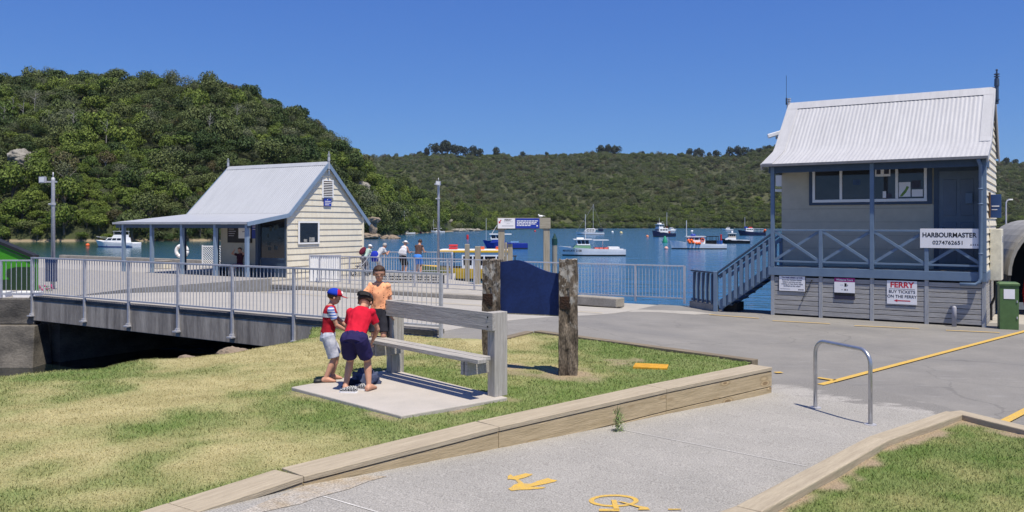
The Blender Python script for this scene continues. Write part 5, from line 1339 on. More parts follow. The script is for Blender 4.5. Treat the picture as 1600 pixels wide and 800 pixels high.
# local: +x along the bench to the far end, +y to the front (left, toward the camera)
gb = wood('silvered bench timber', (.46,.44,.41), (.28,.262,.24), 'x', .8); gbz = wood('silvered bench post', (.46,.44,.41), (.30,.28,.255), 'z', .8)
LB = (Lp-Rp).length
for x in (0, LB):
    b = MB(); b.box(x-.065, -.11, .0 if x == 0 else -.02, x+.065, .09, .985); b.build('post', gbz, BN, bevel=.006)
b = MB(); b.box(-.085, .093, .775, LB+.19, .14, .985); BP = b.build('back_plank', gb, BN, bevel=.006)
b = MB()
for x in (0, LB):
    for z in (.82, .93): b.tube([(x, .138, z), (x, .146, z)], .011, 8)
b.build('bolt', M['dark'], BP)
for i, (y0, y1, xa, xb) in enumerate(((.142, .272, -.055, LB+.22), (.292, .43, -.17, LB+.10))):
    b = MB(); b.box(xa, y0, .435, xb, y1, .485); b.build('seat_plank', gb, BN, bevel=.006)
for x in (.10, LB-.13):
    for dx in (-.062, .012):
        b = MB(); b.box(x+dx, -.02, .275, x+dx+.05, .415, .432); b.build('seat_support', gb, BN, bevel=.004)
    b = MB(); b.box(x-.08, .345, .25, x+.075, .40, .400); b.build('seat_brace', gbz, BN, bevel=.004) if 0 else None
# ---- galvanised hoop
HB = Vector((4.226, 9.81, .03)); HA = Vector((3.909, 10.72, .025)); hv_ = (HA-HB); hl = hv_.length; hh = .875; rc = .17
pts_ = [(0,0,0),(0,0,hh-rc)]+[(rc-rc*math.cos(a), 0, hh-rc+rc*math.sin(a)) for a in [math.pi/2*i/8 for i in range(1, 9)]]
pts_ += [(hl-x, y, z) for x, y, z in reversed(pts_)]
HO = thing('bike_hoop', 'shiny steel hoop rail set in the path', 'bike hoop', HB, math.atan2(hv_.y, hv_.x))
b = MB(); b.tube(pts_, .0245, 14); b.build('tube', M['steel'], HO, smooth=True)
for x in (0, hl):
    b = MB(); b.tube([(x,0,-.015),(x,0,.012)], .07, 16); b.build('base_plate', M['galv'], HO)
# ---- yellow lid in the lawn, weed on the wall
YL = MB(); q_ = at(1017, 571, .37); YL.box(-.24, -.17, 0, .24, .17, .035)
o = YL.build('valve_lid', mat('yellow lid paint', (.62,.32,.02), .7, .15, 14, fine=.15), loc=(q_.x, q_.y, .336), bevel=.006); o.rotation_euler = (0, 0, -.25); tag(o, 'small yellow painted lid set in the grass behind the wall', 'lid')
WD = MB(); rw_ = random.Random(8); q_ = at(959, 636, .36); q_.z = .1
for i in range(150):
    z = rw_.uniform(.0,.28); x = rw_.gauss(0,.035); y = -rw_.uniform(.0,.05); l = rw_.uniform(.05,.13); a = rw_.uniform(-1.2,1.2); w_ = .006
    WD.add([(x-w_,y,z),(x+w_,y,z),(x+math.sin(a)*l, y-.03-rw_.uniform(0,.05), z+math.cos(a)*l*rw_.choice((1,1,-.6)))], [(0,1,2)])
o = WD.build('weed', mat('weed leaf', (.26,.36,.12), .6, .3, 40), loc=(q_.x+.02, q_.y-.03, .06), fix=False); o.rotation_euler = (0,0,R(43)); tag(o, 'green weed tuft growing out of the joint in the retaining wall', 'weed')
# ================================================================== boats
def hull_rings(Ln, B, fs, fb, dr, rake=.06, bowp=2.2, full=.45):
    rings = []; NS = 15
    for i in range(NS):
        s = i/(NS-1); hb = B/2*(.86+.14*sm(s/.3) if s < .3 else 1)*(1-max(0, (s-full)/(1-full))**bowp*.985)
        zs = fs+(fb-fs)*s**2.2; kz = -dr*(1-.85*sm((s-.72)/.28)); x = -Ln/2+Ln*s
        def pt(f, z): return (x-(rake*Ln*(1-(z+dr)/(zs+dr)) if s > .6 else 0)*sm((s-.6)/.4)*1.6, f*hb, z)
        half = [(.0, kz), (.70, kz*.45), (.92, .02), (.945, .16), (.985, zs*.6+.06), (1., zs)]
        half = [(f*(1-.35*sm((s-.6)/.4)*(1-j/5)), z) for j, (f, z) in enumerate(half)]
        ring = [pt(-f, z) for f, z in reversed(half)]+[pt(f, z) for f, z in half[1:]]
        ring += [pt(.93, zs-.0), pt(.90, zs-.12), pt(-.90, zs-.12), pt(-.93, zs)]
        rings.append(ring)
    return rings
def hull(root, Ln, B, fs, fb, dr, mats, **k):
    b = MB(); b.loft(hull_rings(Ln, B, fs, fb, dr, **k)); n = len(hull_rings(Ln, B, fs, fb, dr, **k)[0])
    o = b.build('hull', mats, root, smooth=False)
    if len(mats) > 1:
        for p in o.data.polygons:
            zc = sum(o.data.vertices[i].co.z for i in p.vertices)/len(p.vertices)
            p.material_index = 1 if zc < .15 and p.normal.z < .6 else 0
            if len(mats) > 2 and p.normal.z > .7: p.material_index = 2
    return o
def house(root, name, x0, x1, w_, z0, z1, fr, bk, m, win=None, nwin=3, fwin=True, taper=.92, wz=(.5,.88)):
    """deck house: front raked by fr, windows on both sides and front"""
    b = MB(); wt = w_*taper
    b.loft([[(x0,-w_/2,z0),(x1,-w_/2,z0),(x1,w_/2,z0),(x0,w_/2,z0)], [(x0+bk,-wt/2,z1),(x1-fr,-wt/2,z1),(x1-fr,wt/2,z1),(x0+bk,wt/2,z1)]])
    o = b.build(name, m, root, bevel=.03)
    if win:
        za, zb = lerp(z0, z1, wz[0]), lerp(z0, z1, wz[1]); b = MB(); L_ = (x1-x0)
        for i in range(nwin):
            for sgn in (1, -1):
                def q(f, z): 
                    g = (z-z0)/(z1-z0); xa = lerp(x0, x0+bk, g); xb = lerp(x1, x1-fr, g); yy = lerp(w_/2, wt/2, g)+.012
                    return (lerp(xa, xb, f), sgn*yy, z)
                f0, f1 = (.08+.88*i/nwin, .08+.88*(i+1)/nwin-.05); b.add([q(f0,za),q(f1,za),q(f1,zb),q(f0,zb)], [(0,1,2,3)])
        if fwin:
            for i in range(3):
                def q2(f, z):
                    g = (z-z0)/(z1-z0); xb = lerp(x1, x1-fr, g)+.014; yy = lerp(w_/2, wt/2, g); return (xb, lerp(-yy, yy, f), z)
                f0, f1 = .07+.3*i, .07+.3*i+.25; b.add([q2(f0,za),q2(f1,za),q2(f1,zb),q2(f0,zb)], [(0,1,2,3)])
        b.build('window', win, o)
    return o
def bits(root, name, m, fn, **k):
    b = MB(); fn(b); return b.build(name, m, root, **k)
def boat(label, px, wl, rz, cat='boat'):
    Y = (ZC-WZ)*F/(wl-HZ); return thing('moored_boat' if cat != 'ferry' else 'ferry', label, cat, ((px-800)/F*Y, Y, WZ), R(rz)), Y/F
# A flybridge launch
r_, k = boat('white flybridge launch moored on the green water left of the hut', 181.5, 386, 168, 'launch'); Ln = 73*k
hull(r_, Ln, 2.7, .75, 1.15, .4, [M['hullwhite'], M['hullblue']])
bits(r_, 'stripe', mat('pale blue stripe', (.30,.42,.6)), lambda b: [b.box(-Ln*.49, s*1.21-.02, .3, Ln*.12, s*1.21+.02, .42) for s in (1,-1)])
house(r_, 'cabin', -Ln*.26, Ln*.22, 2.2, .7, 1.55, .9, .1, M['white'], M['navyglass'], 3)
house(r_, 'flybridge', -Ln*.22, Ln*.02, 1.9, 1.55, 2.0, .35, 0, M['white'])
bits(r_, 'windscreen', M['navyglass'], lambda b: b.box(-Ln*.16, -.8, 2.0, -Ln*.02, .8, 2.35)); bits(r_, 'canopy', M['white'], lambda b: (b.box(-Ln*.24, -.85, 2.55, Ln*.0, .85, 2.6), [b.tube([(x,y,1.9),(x,y,2.56)], .025, 5) for x in (-Ln*.23,-.2) for y in (-.8,.8)]))
bits(r_, 'bow_rail', M['mast'], lambda b: [b.tube([(Ln*.1,s*1.2,1.35),(Ln*.35,s*.75,1.6),(Ln*.49,0,1.7)], .02, 5) for s in (1,-1)])
bits(r_, 'aerial', M['mast'], lambda b: b.tube([(-1,.6,2.5),(-1.1,.6,3.3)], .012, 4))
# B white and green workboat
r_, k = boat('white workboat with a green cabin side moored behind the green-capped pile', 924, 399.5, 180, 'workboat'); Ln = 104*k
H_ = hull(r_, Ln, 2.6, .78, 1.15, .45, [M['hullwhite'], M['antifoul']], full=.5)
house(r_, 'cabin', Ln*.02, Ln*.29, 2.0, .85, 1.25, .35, 0, M['sage']); wh = house(r_, 'wheelhouse', Ln*.03, Ln*.22, 1.9, 1.25, 1.9, -.18, .05, M['white'], M['navyglass'], 3, wz=(.25,.92))
bits(wh, 'roof', M['white'], lambda b: b.box(Ln*.0, -1.1, 1.9, Ln*.27, 1.1, 1.97)); bits(wh, 'raft', M['white'], lambda b: b.box(Ln*.12, -.4, 1.97, Ln*.22, .4, 2.15))
bits(r_, 'canopy', M['white'], lambda b: (b.box(-Ln*.25, -.9, 1.82, -Ln*.02, .9, 1.88), b.tube([(-Ln*.17,0,.7),(-Ln*.17,0,1.84)], .05, 6)))
bits(r_, 'deck_box', M['white'], lambda b: b.box(-Ln*.41, -.9, .72, -Ln*.25, .9, 1.05)); bits(r_, 'fish_bin', mat('pink bin', (.75,.16,.12)), lambda b: [b.box(-Ln*.24+i*.55, -.8, .75, -Ln*.24+i*.55+.45, .8, .98) for i in range(3)])
bits(r_, 'mast', M['mast'], lambda b: b.tube([(Ln*.09,0,1.9),(Ln*.09,0,4.9)], .035, 6))
text('MAHUKA 2108', .34, M['black'], H_, Ln*.30, 1.27, .62, rz=R(174), bold=.01)
# C tug
r_, k = boat('dark blue tug with a tall white wheelhouse and a mast moored in mid harbour', 1035.5, 369.8, 215, 'tug'); Ln = 8.6
hull(r_, Ln, 2.9, 1.0, 1.9, .7, [M['hulldark'], M['antifoul']], rake=.04, bowp=2.6)
bits(r_, 'rubbing_band', M['white'], lambda b: [b.beam((-Ln*.1,s*1.43,.95),(Ln*.28,s*1.25,1.32),.05,.07) for s in (1,-1)])
house(r_, 'deckhouse', -Ln*.16, Ln*.28, 1.9, 1.0, 2.5, .2, 0, M['white'], M['navyglass'], 3, wz=(.55,.8)); wh = house(r_, 'wheelhouse', Ln*.06, Ln*.26, 1.6, 2.5, 3.6, .1, 0, M['white'], M['navyglass'], 2, wz=(.45,.8))
bits(wh, 'roof', M['white'], lambda b: (b.box(Ln*.03,-.95,3.6,Ln*.29,.95,3.7), b.box(Ln*.1,-.4,3.7,Ln*.22,.4,4.1), b.tube([(Ln*.16,0,4.1),(Ln*.16,0,5.6)],.03,5)))
bits(r_, 'mast', M['mast'], lambda b: (b.tube([(-Ln*.2,0,1),(-Ln*.2,0,7.2)],.06,6), b.tube([(-Ln*.2,0,1.6),(Ln*.02,0,4.6)],.035,5)))
bits(r_, 'winch', mat('rust red', (.30,.05,.02)), lambda b: (b.box(-Ln*.3,-.6,.95,-Ln*.18,.6,1.6), b.tube([(-Ln*.2,0,1),(-Ln*.2,0,3.2)],.09,6)))
# D white fishing boat
r_, k = boat('white fishing boat with orange floats and a dark aft canopy', 1090, 389, 176, 'fishing boat'); Ln = 86*k
hull(r_, Ln, 2.6, .75, 1.3, .5, [M['hullwhite'], M['antifoul']], rake=.03, full=.5)
wh = house(r_, 'wheelhouse', -Ln*.12, Ln*.2, 1.8, .8, 1.85, .15, 0, M['white'], M['navyglass'], 3, wz=(.55,.85))
bits(wh, 'roof', M['white'], lambda b: b.box(-Ln*.14,-1,1.85,Ln*.21,1,1.92))
bits(r_, 'dinghy_cover', M['royal'], lambda b: b.ball((Ln*.08,0,2.05),.34,10,7,(1.2,.8,.7)), smooth=True); bits(r_, 'radar', M['white'], lambda b: (b.tube([(Ln*.1,0,1.9),(Ln*.1,0,2.6)],.04), b.ball((Ln*.1,0,2.7),.16,8,6,(1.2,1.2,.7))))
bits(r_, 'float', M['orange'], lambda b: [b.ball(c, .24, 8, 6) for c in ((Ln*.16,1.2,1.0),(Ln*.10,1.25,.98),(Ln*.13,1.2,1.3),(Ln*.04,1.25,.85),(-Ln*.01,1.25,.85),(Ln*.18,1.1,1.25))], smooth=True)
bits(r_, 'life_ring', M['orange'], lambda b: b.tube([(-Ln*.07+.24*math.cos(a),.95,1.4+.24*math.sin(a)) for a in [i*.5236 for i in range(13)]],.06,6))
bits(r_, 'aft_canopy', M['black'], lambda b: (b.box(-Ln*.36,-1,1.85,-Ln*.13,1,1.95), [b.tube([(-Ln*f,y,.7),(-Ln*f,y,1.86)],.04,5) for f in (.35,.24,.14) for y in (-.9,.9)], b.box(-Ln*.33,-.5,.7,-Ln*.15,.5,1.3)))
bits(r_, 'drum', mat('blue drum', (.02,.10,.35)), lambda b: [b.tube([(-Ln*f,.5,.7),(-Ln*f,.5,1.3)],.22,8) for f in (.36,.41)])
bits(r_, 'mast', M['mast'], lambda b: b.tube([(Ln*.2,0,1),(Ln*.2,0,4.3)],.06,6)); bits(r_, 'net_pole', M['red'], lambda b: b.tube([(-Ln*.42,0,1),(-Ln*.42,0,2.2)],.13,7))
# E small black-hulled cruiser
r_, k = boat('small black hulled cruiser with a cream cabin astern of the white fishing boat', 1148.5, 380.5, 172, 'cruiser'); Ln = 44*k
hull(r_, Ln, 2.1, .6, .95, .4, [M['hullblack'], M['antifoul']]); bits(r_, 'gunwale', M['white'], lambda b: [b.beam((-Ln*.48,s*.98,.62),(Ln*.15,s*1.02,.7),.08,.12) for s in (1,-1)])
house(r_, 'cabin', -Ln*.02, Ln*.36, 1.5, .7, 1.15, .5, 0, M['white']); wh = house(r_, 'wheelhouse', -Ln*.02, Ln*.24, 1.4, 1.15, 1.9, .15, .05, mat('cream cabin', (.62,.52,.40)), M['navyglass'], 3, wz=(.35,.8)); bits(wh, 'roof', M['white'], lambda b: (b.box(-Ln*.04,-.8,1.9,Ln*.25,.8,1.97), b.ball((Ln*.1,0,2.2),.2,8,6)))
# F dark fishing boat right
r_, k = boat('dark fishing boat with orange floats at its stern moored farthest right', 1174, 368, 178, 'fishing boat'); Ln = 42*k
hull(r_, Ln, 2.9, 1.0, 1.9, .6, [M['hulldark'], M['antifoul']]); house(r_, 'cabin', -Ln*.05, Ln*.24, 2.0, 1.2, 2.4, .2, 0, M['white'], M['navyglass'], 4, wz=(.5,.8))
bits(r_, 'boom_rack', M['mast'], lambda b: (b.box(-Ln*.42,-1,2.2,-Ln*.06,1,2.3), b.box(-Ln*.42,-1,1.5,-Ln*.06,1,1.58), [b.tube([(-Ln*f,y,1),(-Ln*f,y,2.3)],.05,5) for f in (.4,.25,.1) for y in (-.95,.95)]))
bits(r_, 'float', M['orange'], lambda b: [b.ball((-Ln*.49,y,1.4+dz),.4,8,6) for y, dz in ((0,0),(.5,.3),(-.4,-.2))], smooth=True)
bits(r_, 'mast', M['mast'], lambda b: b.tube([(Ln*.24,0,2.3),(Ln*.24,0,6)],.06,6)); bits(r_, 'derrick', M['black'], lambda b: b.tube([(-Ln*.03,0,2.3),(-Ln*.05,0,6.6)],.06,6)); bits(r_, 'gear', M['royal'], lambda b: b.box(Ln*.16,-.5,2.4,Ln*.26,.5,2.9)); bits(r_, 'gear', M['red'], lambda b: b.box(-Ln*.02,-.5,2.4,Ln*.1,.5,2.8))
# far white launches
for px, wl, ln, rz, lab in ((1137, 360.5, 16, 170, 'small white launch far out above the black hulled cruiser'), (1050, 361.5, 15, 20, 'small white launch far out behind the stern of the tug')):
    r_, k = boat(lab, px, wl, rz, 'launch'); Ln = ln*k*1.05
    hull(r_, Ln, 2.4, .8, 1.2, .4, [M['hullwhite'], M['antifoul']]); house(r_, 'cabin', -Ln*.2, Ln*.2, 1.8, .8, 2.0, .9, .1, M['white'], M['navyglass'], 3)
# G, H, I yachts
def yacht(label, px, wl, wpx, rz, mast, mx, extra=None):
    r_, k = boat(label, px, wl, rz, 'yacht'); Ln = wpx*k*1.04
    hull(r_, Ln, Ln*.29, .75, 1.05, .4, [M['hullwhite'], M['antifoul']], full=.4, bowp=1.8); house(r_, 'cabin', -Ln*.18, Ln*.18, Ln*.17, .7, 1.35, .8, .2, M['white'], M['navyglass'], 3, fwin=False)
    bits(r_, 'mast', M['mast'], lambda b: b.tube([(Ln*mx,0,.8),(Ln*mx,0,mast)], .06, 6)); bits(r_, 'boom', M['mast'], lambda b: b.tube([(Ln*mx,0,1.9),(-Ln*.28,0,1.95)], .09, 6))
    bits(r_, 'rigging', M['mast'], lambda b: (b.tube([(Ln*.47,0,1),(Ln*mx,0,mast*.95)], .022, 4), b.tube([(-Ln*.47,0,.8),(Ln*mx,0,mast)], .012, 4)))
    return r_, Ln
yacht('white yacht with a bare mast anchored between the hut and the centre lamp post', 632.5, 366.5, 31, 182, 8.6, .02)
yacht('smaller white yacht half hidden behind the centre lamp post', 684, 364, 21, 180, 5.6, .3)
r_, Ln = yacht('white motor sailer with cluttered stern moored beyond the green-cabin workboat', 921.5, 367, 43, 178, 10.6, -.12)
house(r_, 'saloon', -Ln*.2, Ln*.2, 2.2, 1.2, 2.2, 1.0, .3, M['white'], M['navyglass'], 3, wz=(.3,.7)); bits(r_, 'stern_arch', M['hulldark'], lambda b: (b.box(-Ln*.46,-1,1.2,-Ln*.3,1,2.0), b.tube([(-Ln*.35,0,1.8),(-Ln*.24,0,3.6)],.05,5), b.tube([(-Ln*.42,.4,1.8),(-Ln*.42,.4,3.0)],.05,5)))
# J blue boat behind the gantry
r_, k = boat('royal blue hulled launch with a white wheelhouse behind the ferry sign', 789, 388.7, 183, 'launch'); Ln = 70*k
hull(r_, Ln, 2.4, .85, 1.35, .4, [M['hullblue'], M['antifoul'], M['white']], rake=.08); house(r_, 'cabin', 0, Ln*.34, 1.9, .9, 1.4, .5, 0, M['hullblue'])
wh = house(r_, 'wheelhouse', Ln*.08, Ln*.32, 1.8, 1.4, 2.15, -.1, .05, M['white'], M['navyglass'], 2, wz=(.25,.9)); bits(wh, 'roof', M['white'], lambda b: (b.box(-Ln*.14,-1,2.15,Ln*.35,1,2.28), b.box(Ln*.05,-.3,3.25,Ln*.14,.3,3.37)))
bits(r_, 'outrigger', M['mast'], lambda b: (b.tube([(Ln*.36,.3,1.6),(Ln*.08,.3,4.6)],.04,5), b.tube([(Ln*.42,.2,1.3),(Ln*.42,.2,4.6)],.03,5)))
bits(r_, 'cover', mat('pale blue cover', (.15,.3,.55)), lambda b: b.box(-Ln*.3,-.8,.95,-Ln*.12,.8,1.12))
# K ferry
FY = 56.
FR = thing('ferry', 'yellow and white passenger ferry berthed behind the piles and ferry sign', 'ferry', ((742-800)/F*FY, FY, WZ), R(178)); Ln = 6.4
hull(FR, Ln+1.2, 2.7, .75, 1.0, .4, [M['yellow'], M['antifoul'], mat('ferry deck', (.25,.27,.3))], full=.6)
rz_ = ZC-(391-HZ)/F*FY-WZ
b = MB(); b.box(-2.4,-1.25,rz_-.12,2.35,1.25,rz_+.02); b.build('roof', M['yellow'], FR, bevel=.02); b = MB(); b.box(-2.38,-1.2,rz_+.021,2.3,1.2,rz_+.06); b.build('roof_top', M['white'], FR)
b = MB()
for sgn in (1, -1):
    b.box(-2.3, sgn*1.16-.03, .75, .75, sgn*1.16+.03, 1.02)
    for x in (-2.3,-1.55,-.75,.0,.68): b.box(x, sgn*1.16-.03, 1.02, x+.09, sgn*1.16+.03, rz_-.12)
    b.box(-2.3, sgn*1.16-.028, 1.62, .75, sgn*1.16+.028, rz_-.12)
b.box(-2.35,-1.14,.75,-2.28,1.14,rz_-.12); b.box(.72,-1.14,.75,.79,1.14,rz_-.12); b.build('cabin', M['white'], FR)
b = MB()
for sgn in (1,-1):
    for x in (-2.21,-1.46,-.66,.09): b.box(x, sgn*1.16-.012, 1.02, x+.66, sgn*1.16+.012, 1.62)
b.build('window', M['navyglass'], FR)
b = MB()
for x in (1.5, 2.25):
    for y in (-1.1, 1.1): b.tube([(x,y,.75),(x,y,rz_-.1)], .035, 6)
b.tube([(.8,1.1,1.25),(2.7,1.1,1.25)], .025, 5); b.build('stanchion', M['mast'], FR)
b = MB(); b.box(-2.4,1.215,.12,-.1,1.245,.72); b.build('name_panel', M['yellow'], FR); text('FERRY', .42, M['black'], FR, -.75, 1.26, .42, rz=R(180), bold=.01)
for x in (1.45, -.35, -1.7):
    b = MB(); b.box(x-.28,-.35,rz_+.06,x+.28,.35,rz_+.2); b.box(x-.28,-.35,rz_+.24,x+.28,.35,rz_+.38 if x > 1 else rz_+.25); b.build('life_float', M['red'] if x > 1 else M['orange'], FR, bevel=.05)
PT = MB(); PT.box(-2.6,-.9,-.2,2.2,.9,.45); PONT = thing('pontoon', 'dark floating pontoon with a low frame between the ferry and the blue launch', 'pontoon', ((775-800)/F*72, 72, WZ)); PT.build('deck', M['dark'], PONT)
b = MB(); b.box(-2.2,-.6,.95,1.8,.6,1.03); b.build('platform', mat('dark platform', (.05,.055,.07)), PONT)
b = MB()
for x in (-1.9,-1.3,.6,1.6): b.box(x,-.5,.45,x+.09,-.42,.95)
b.build('leg', M['dark'], PONT)
# buoys
def buoy(label, px, wl, r, m, tall=0, cone=False):
    Y = (ZC-WZ)*F/(wl-HZ); root = thing('buoy', label, 'buoy', ((px-800)/F*Y, Y, WZ))
    b = MB()
    if tall:
        b.tube([(0,0,-.3),(0,0,tall*.12),(0,0,tall*.9),(0,0,tall)], [r*1.1,r*1.1,r*(.35 if cone else 1),r*(.1 if cone else .9)], 12)
    else: b.ball((0,0,r*.45), r, 12, 8)
    b.build('float', m, root, smooth=True); b = MB(); b.tube([(0,0,tall or r*1.4),(0,0,(tall or r*1.4)+r*.5)], r*.14, 6); b.build('ring', M['dark'], root)
buoy('tall red channel buoy left of the blue launch', 730.5, 373.5, .27, M['red'], 1.05); buoy('green cone buoy between the tug and the white fishing boat', 1039, 379, .5, mat('buoy green', (.02,.30,.17)), 1.35, True)
buoy('orange ball buoy at the bow of the white flybridge launch', 137, 384.5, .32, M['orange']); buoy('pale pink ball buoy at the bow of the white fishing boat', 1041, 389.5, .3, mat('pale pink', (.75,.42,.36)))
buoy('orange ball buoy at the bow of the dark blue tug', 1011.5, 370.5, .42, mat('faded orange', (.75,.26,.13))); buoy('small red buoy between the two yachts', 657, 364.8, .45, M['red'])
buoy('small red buoy far out right of the ferry sign post', 836, 362, .5, M['red'])
buoy('small white buoy beyond the bow of the motor sailer', 957, 363.5, .5, M['white']); buoy('yellowish mooring buoy right of the motor sailer', 970.5, 365, .6, mat('buoy cream', (.65,.55,.3)))
# ================================================================== people
def remesh(mb, name, m, parent, vox, it=2):
    o = mb.build('tmp', m); md = o.modifiers.new('r', 'REMESH'); md.mode = 'VOXEL'; md.voxel_size = vox
    s = o.modifiers.new('s', 'SMOOTH'); s.factor = .5; s.iterations = it
    COL.objects.unlink(o); om = o.data; me = evaluated_mesh(o); bpy.data.meshes.remove(om)
    me.materials.clear()
    for q in (m if isinstance(m, (list, tuple)) else [m]): me.materials.append(q)
    me.polygons.foreach_set('use_smooth', [True]*len(me.polygons)); me.name = name
    o = bpy.data.objects.new(name, me); COL.objects.link(o); o.parent = parent; return o
def ell(c, ax, ay, rx, ry, n=16): return [c+ax*rx*math.cos(2*math.pi*k/n)+ay*ry*math.sin(2*math.pi*k/n) for k in range(n)]
def limb(b, pts, rs, ext=.0):
    b.tube(pts, rs, 10)
    for p, r in zip(pts, rs): b.ball(p, r, 10, 8)
def ik(p, t, l1, l2, pole):
    d = t-p; D = min(d.length, (l1+l2)*.999); dn = d.normalized(); t = p+dn*D
    a = (l1*l1-l2*l2+D*D)/(2*D); h = math.sqrt(max(0, l1*l1-a*a)); pl = Vector(pole); pl = (pl-dn*pl.dot(dn)).normalized()
    return p+dn*a+pl*h, t
def hand(b, w, d, n, s, side, curl=.5):
    d = d.normalized(); n = (n-d*n.dot(d)).normalized(); x = d.cross(n)*side
    b.loft([ell(w+d*(s*f), x, n, s*rx, s*.10) for f, rx in ((-.02,.13),(.15,.19),(.35,.22),(.50,.20))])
    for i, (o_, ln) in enumerate(((.16,.40),(.055,.47),(-.055,.44),(-.15,.34))):
        p0 = w+d*s*.45+x*s*o_; c = curl*(1+.15*i)
        p1 = p0+(d*math.cos(c)-n*math.sin(c))*s*ln*.5; p2 = p1+(d*math.cos(2*c)-n*math.sin(2*c))*s*ln*.5
        limb(b, [p0, p1, p2], [s*.058, s*.05, s*.042])
    p0 = w+d*s*.12+x*s*.16; p1 = p0+(d*.7+x*.7-n*.2)*s*.24; p2 = p1+(d*.9+x*.15-n*.4)*s*.2; limb(b, [p0, p1, p2], [s*.068, s*.058, s*.046])
def human(label, loc_, rz, H, skin, top, bottom, hairm, lean=0, pelvis=(0,0,.5), feet=None, hands=None, poles=None, kneepole=(0,1,.1), hyaw=0, hpitch=0,
          kid=False, sleeve=.55, shortlen=.62, group=None, vox=.008, hair='short', sidelean=0, hat=None, kneel=False, face=True, shoes=None, sleevem=None, width=1., roll=0, hem=-.05):
    r = thing('person', label, 'person', loc_, rz, group)
    P = Vector(pelvis)*H; hs = 1.27 if kid else 1.04; wd = width
    Rl = Matrix.Rotation(-R(lean), 3, 'X')@Matrix.Identity(3); Rl = Matrix.Rotation(R(sidelean), 3, 'Y')@Rl
    up = Rl@Vector((0,0,1)); fw = Rl@Vector((0,1,0)); rt = Rl@Vector((1,0,0))
    def T(x, y, z): return P+(rt*x+fw*y+up*z)*H
    b = MB(); cl = MB(); sh = MB()
    tor = [(-.045,.083,.062,0),(.0,.088,.066,-.004),(.07,.078,.056,0),(.13,.080,.058,.004),(.21,.094,.064,.004),(.275,.097,.058,-.004),(.315,.070,.045,-.006),(.335,.035,.033,-.004)]
    b.loft([ell(T(0, y, z), rt, fw, rx*H*wd, ry*H*wd) for z, rx, ry, y in tor])
    neck0, neck1 = T(0,-.004,.32), T(0,.008,.358)
    Rh = Matrix.Rotation(R(hyaw), 3, 'Z')@Matrix.Rotation(-R(hpitch), 3, 'X')@Matrix.Rotation(R(roll), 3, 'Y')
    hu, hf, hr = Rh@Vector((0,0,1)), Rh@Vector((0,1,0)), Rh@Vector((1,0,0))
    hc = neck1+hu*.050*H*hs+hf*.012*H; hh = .066*H*hs
    limb(b, [neck0, neck1, hc-hu*hh*.3], [.034*H, .031*H, .03*H])
    # head: skull, jaw, nose, ears
    def hp(x, y, z): return hc+(hr*x+hf*y+hu*z)*hh
    def hball(c, r, sq, n=14): 
        b_ = MB(); b_.ball((0,0,0), 1, n, 10); return [hp(c[0]+v[0]*r*sq[0], c[1]+v[1]*r*sq[1], c[2]+v[2]*r*sq[2]) for v in b_.v], b_.f
    for c, rr, sq in (((0,-.06,.22),.80,(.93,1.08,.98)), ((0,.16,-.36),.56,(.92,1.0,1.05)), ((0,.70,-.12),.13,(.8,1.2,1.3)), ((.74,-.05,-.08),.2,(.4,.8,1.25)), ((-.74,-.05,-.08),.2,(.4,.8,1.25)), ((0,.52,.18),.3,(1.5,.8,.5)), ((0,.60,-.52),.16,(1.5,.8,.7))):
        v, f = hball(c, rr, sq); b.add(v, f)
    # legs
    feet = feet or {-1: (-.06,0,.04), 1: (.06,0,.04)}
    lt, lsn = .245*H, .232*H
    for s in (-1, 1):
        hip = T(.052*s*wd, 0, -.015)
        fx = Vector(feet[s][:3])*H
        kn, an = ik(hip, fx, lt, lsn, kneepole if not isinstance(kneepole, dict) else kneepole[s])
        limb(b, [hip, hip.lerp(kn, .5), kn], [.056*H*wd, .047*H*wd, .034*H]); limb(b, [kn, kn.lerp(an, .35), an], [.034*H, .035*H, .021*H])
        yaw = R(feet[s][3]) if len(feet[s]) > 3 else R(-8*s); fd = Vector((math.sin(-yaw), math.cos(yaw), 0)); fsd = Vector((fd.y, -fd.x, 0))
        if kneel: fd = Vector((0,-1,0)); fsd = Vector((1,0,0))
        zt = an.z-.036*H
        tgt = b
        def foot(bb, g):
            bb.loft([ell(Vector((an.x,an.y,zt))+fd*H*f+Vector((0,0,hz*H+g*.2)), fsd, Vector((0,0,1)), w_*H+g, hz*H+g) for f, w_, hz in ((-.042,.018,.018),(-.03,.025,.026),(.0,.027,.034),(.045,.031,.027),(.085,.034,.017),(.108,.024,.011),(.118,.012,.008))])
        foot(b, 0)
        if shoes:
            fb_ = MB(); foot(fb_, .006); fb_.build('shoe', shoes, r, smooth=True)
        ln = shortlen; end = hip.lerp(kn, ln) if ln <= 1 else kn.lerp(an, ln-1)
        ax = (end-hip).normalized(); sd = (Vector((1,0,0))-ax*ax.x).normalized(); sy = sd.cross(ax)
        cl.ball(hip, .067*H*wd, 12, 8); rings = [ell(hip+ax*(-.02*H), sd, sy, .066*H*wd, .070*H*wd)]
        if ln > 1: rings.append(ell(kn, sd, sy, .042*H, .044*H))
        rings.append(ell(end, sd, sy, (.062 if ln <= 1 else .034)*H*wd, (.060 if ln <= 1 else .036)*H*wd)); cl.loft(rings)
    cl.loft([ell(T(0,y,z), rt, fw, (rx*1.04)*H*wd+.008, ry*1.06*H*wd+.008) for z, rx, ry, y in ((-.07,.085,.066,0),(-.03,.090,.069,0),(.02,.088,.066,0),(.05,.084,.061,0))])
    # arms
    la, lf = .165*H, .145*H
    hands = hands or {-1: (-.13,.03,.42), 1: (.13,.03,.42)}; poles = poles or {-1: (-.4,-1,-.3), 1: (.4,-1,-.3)}
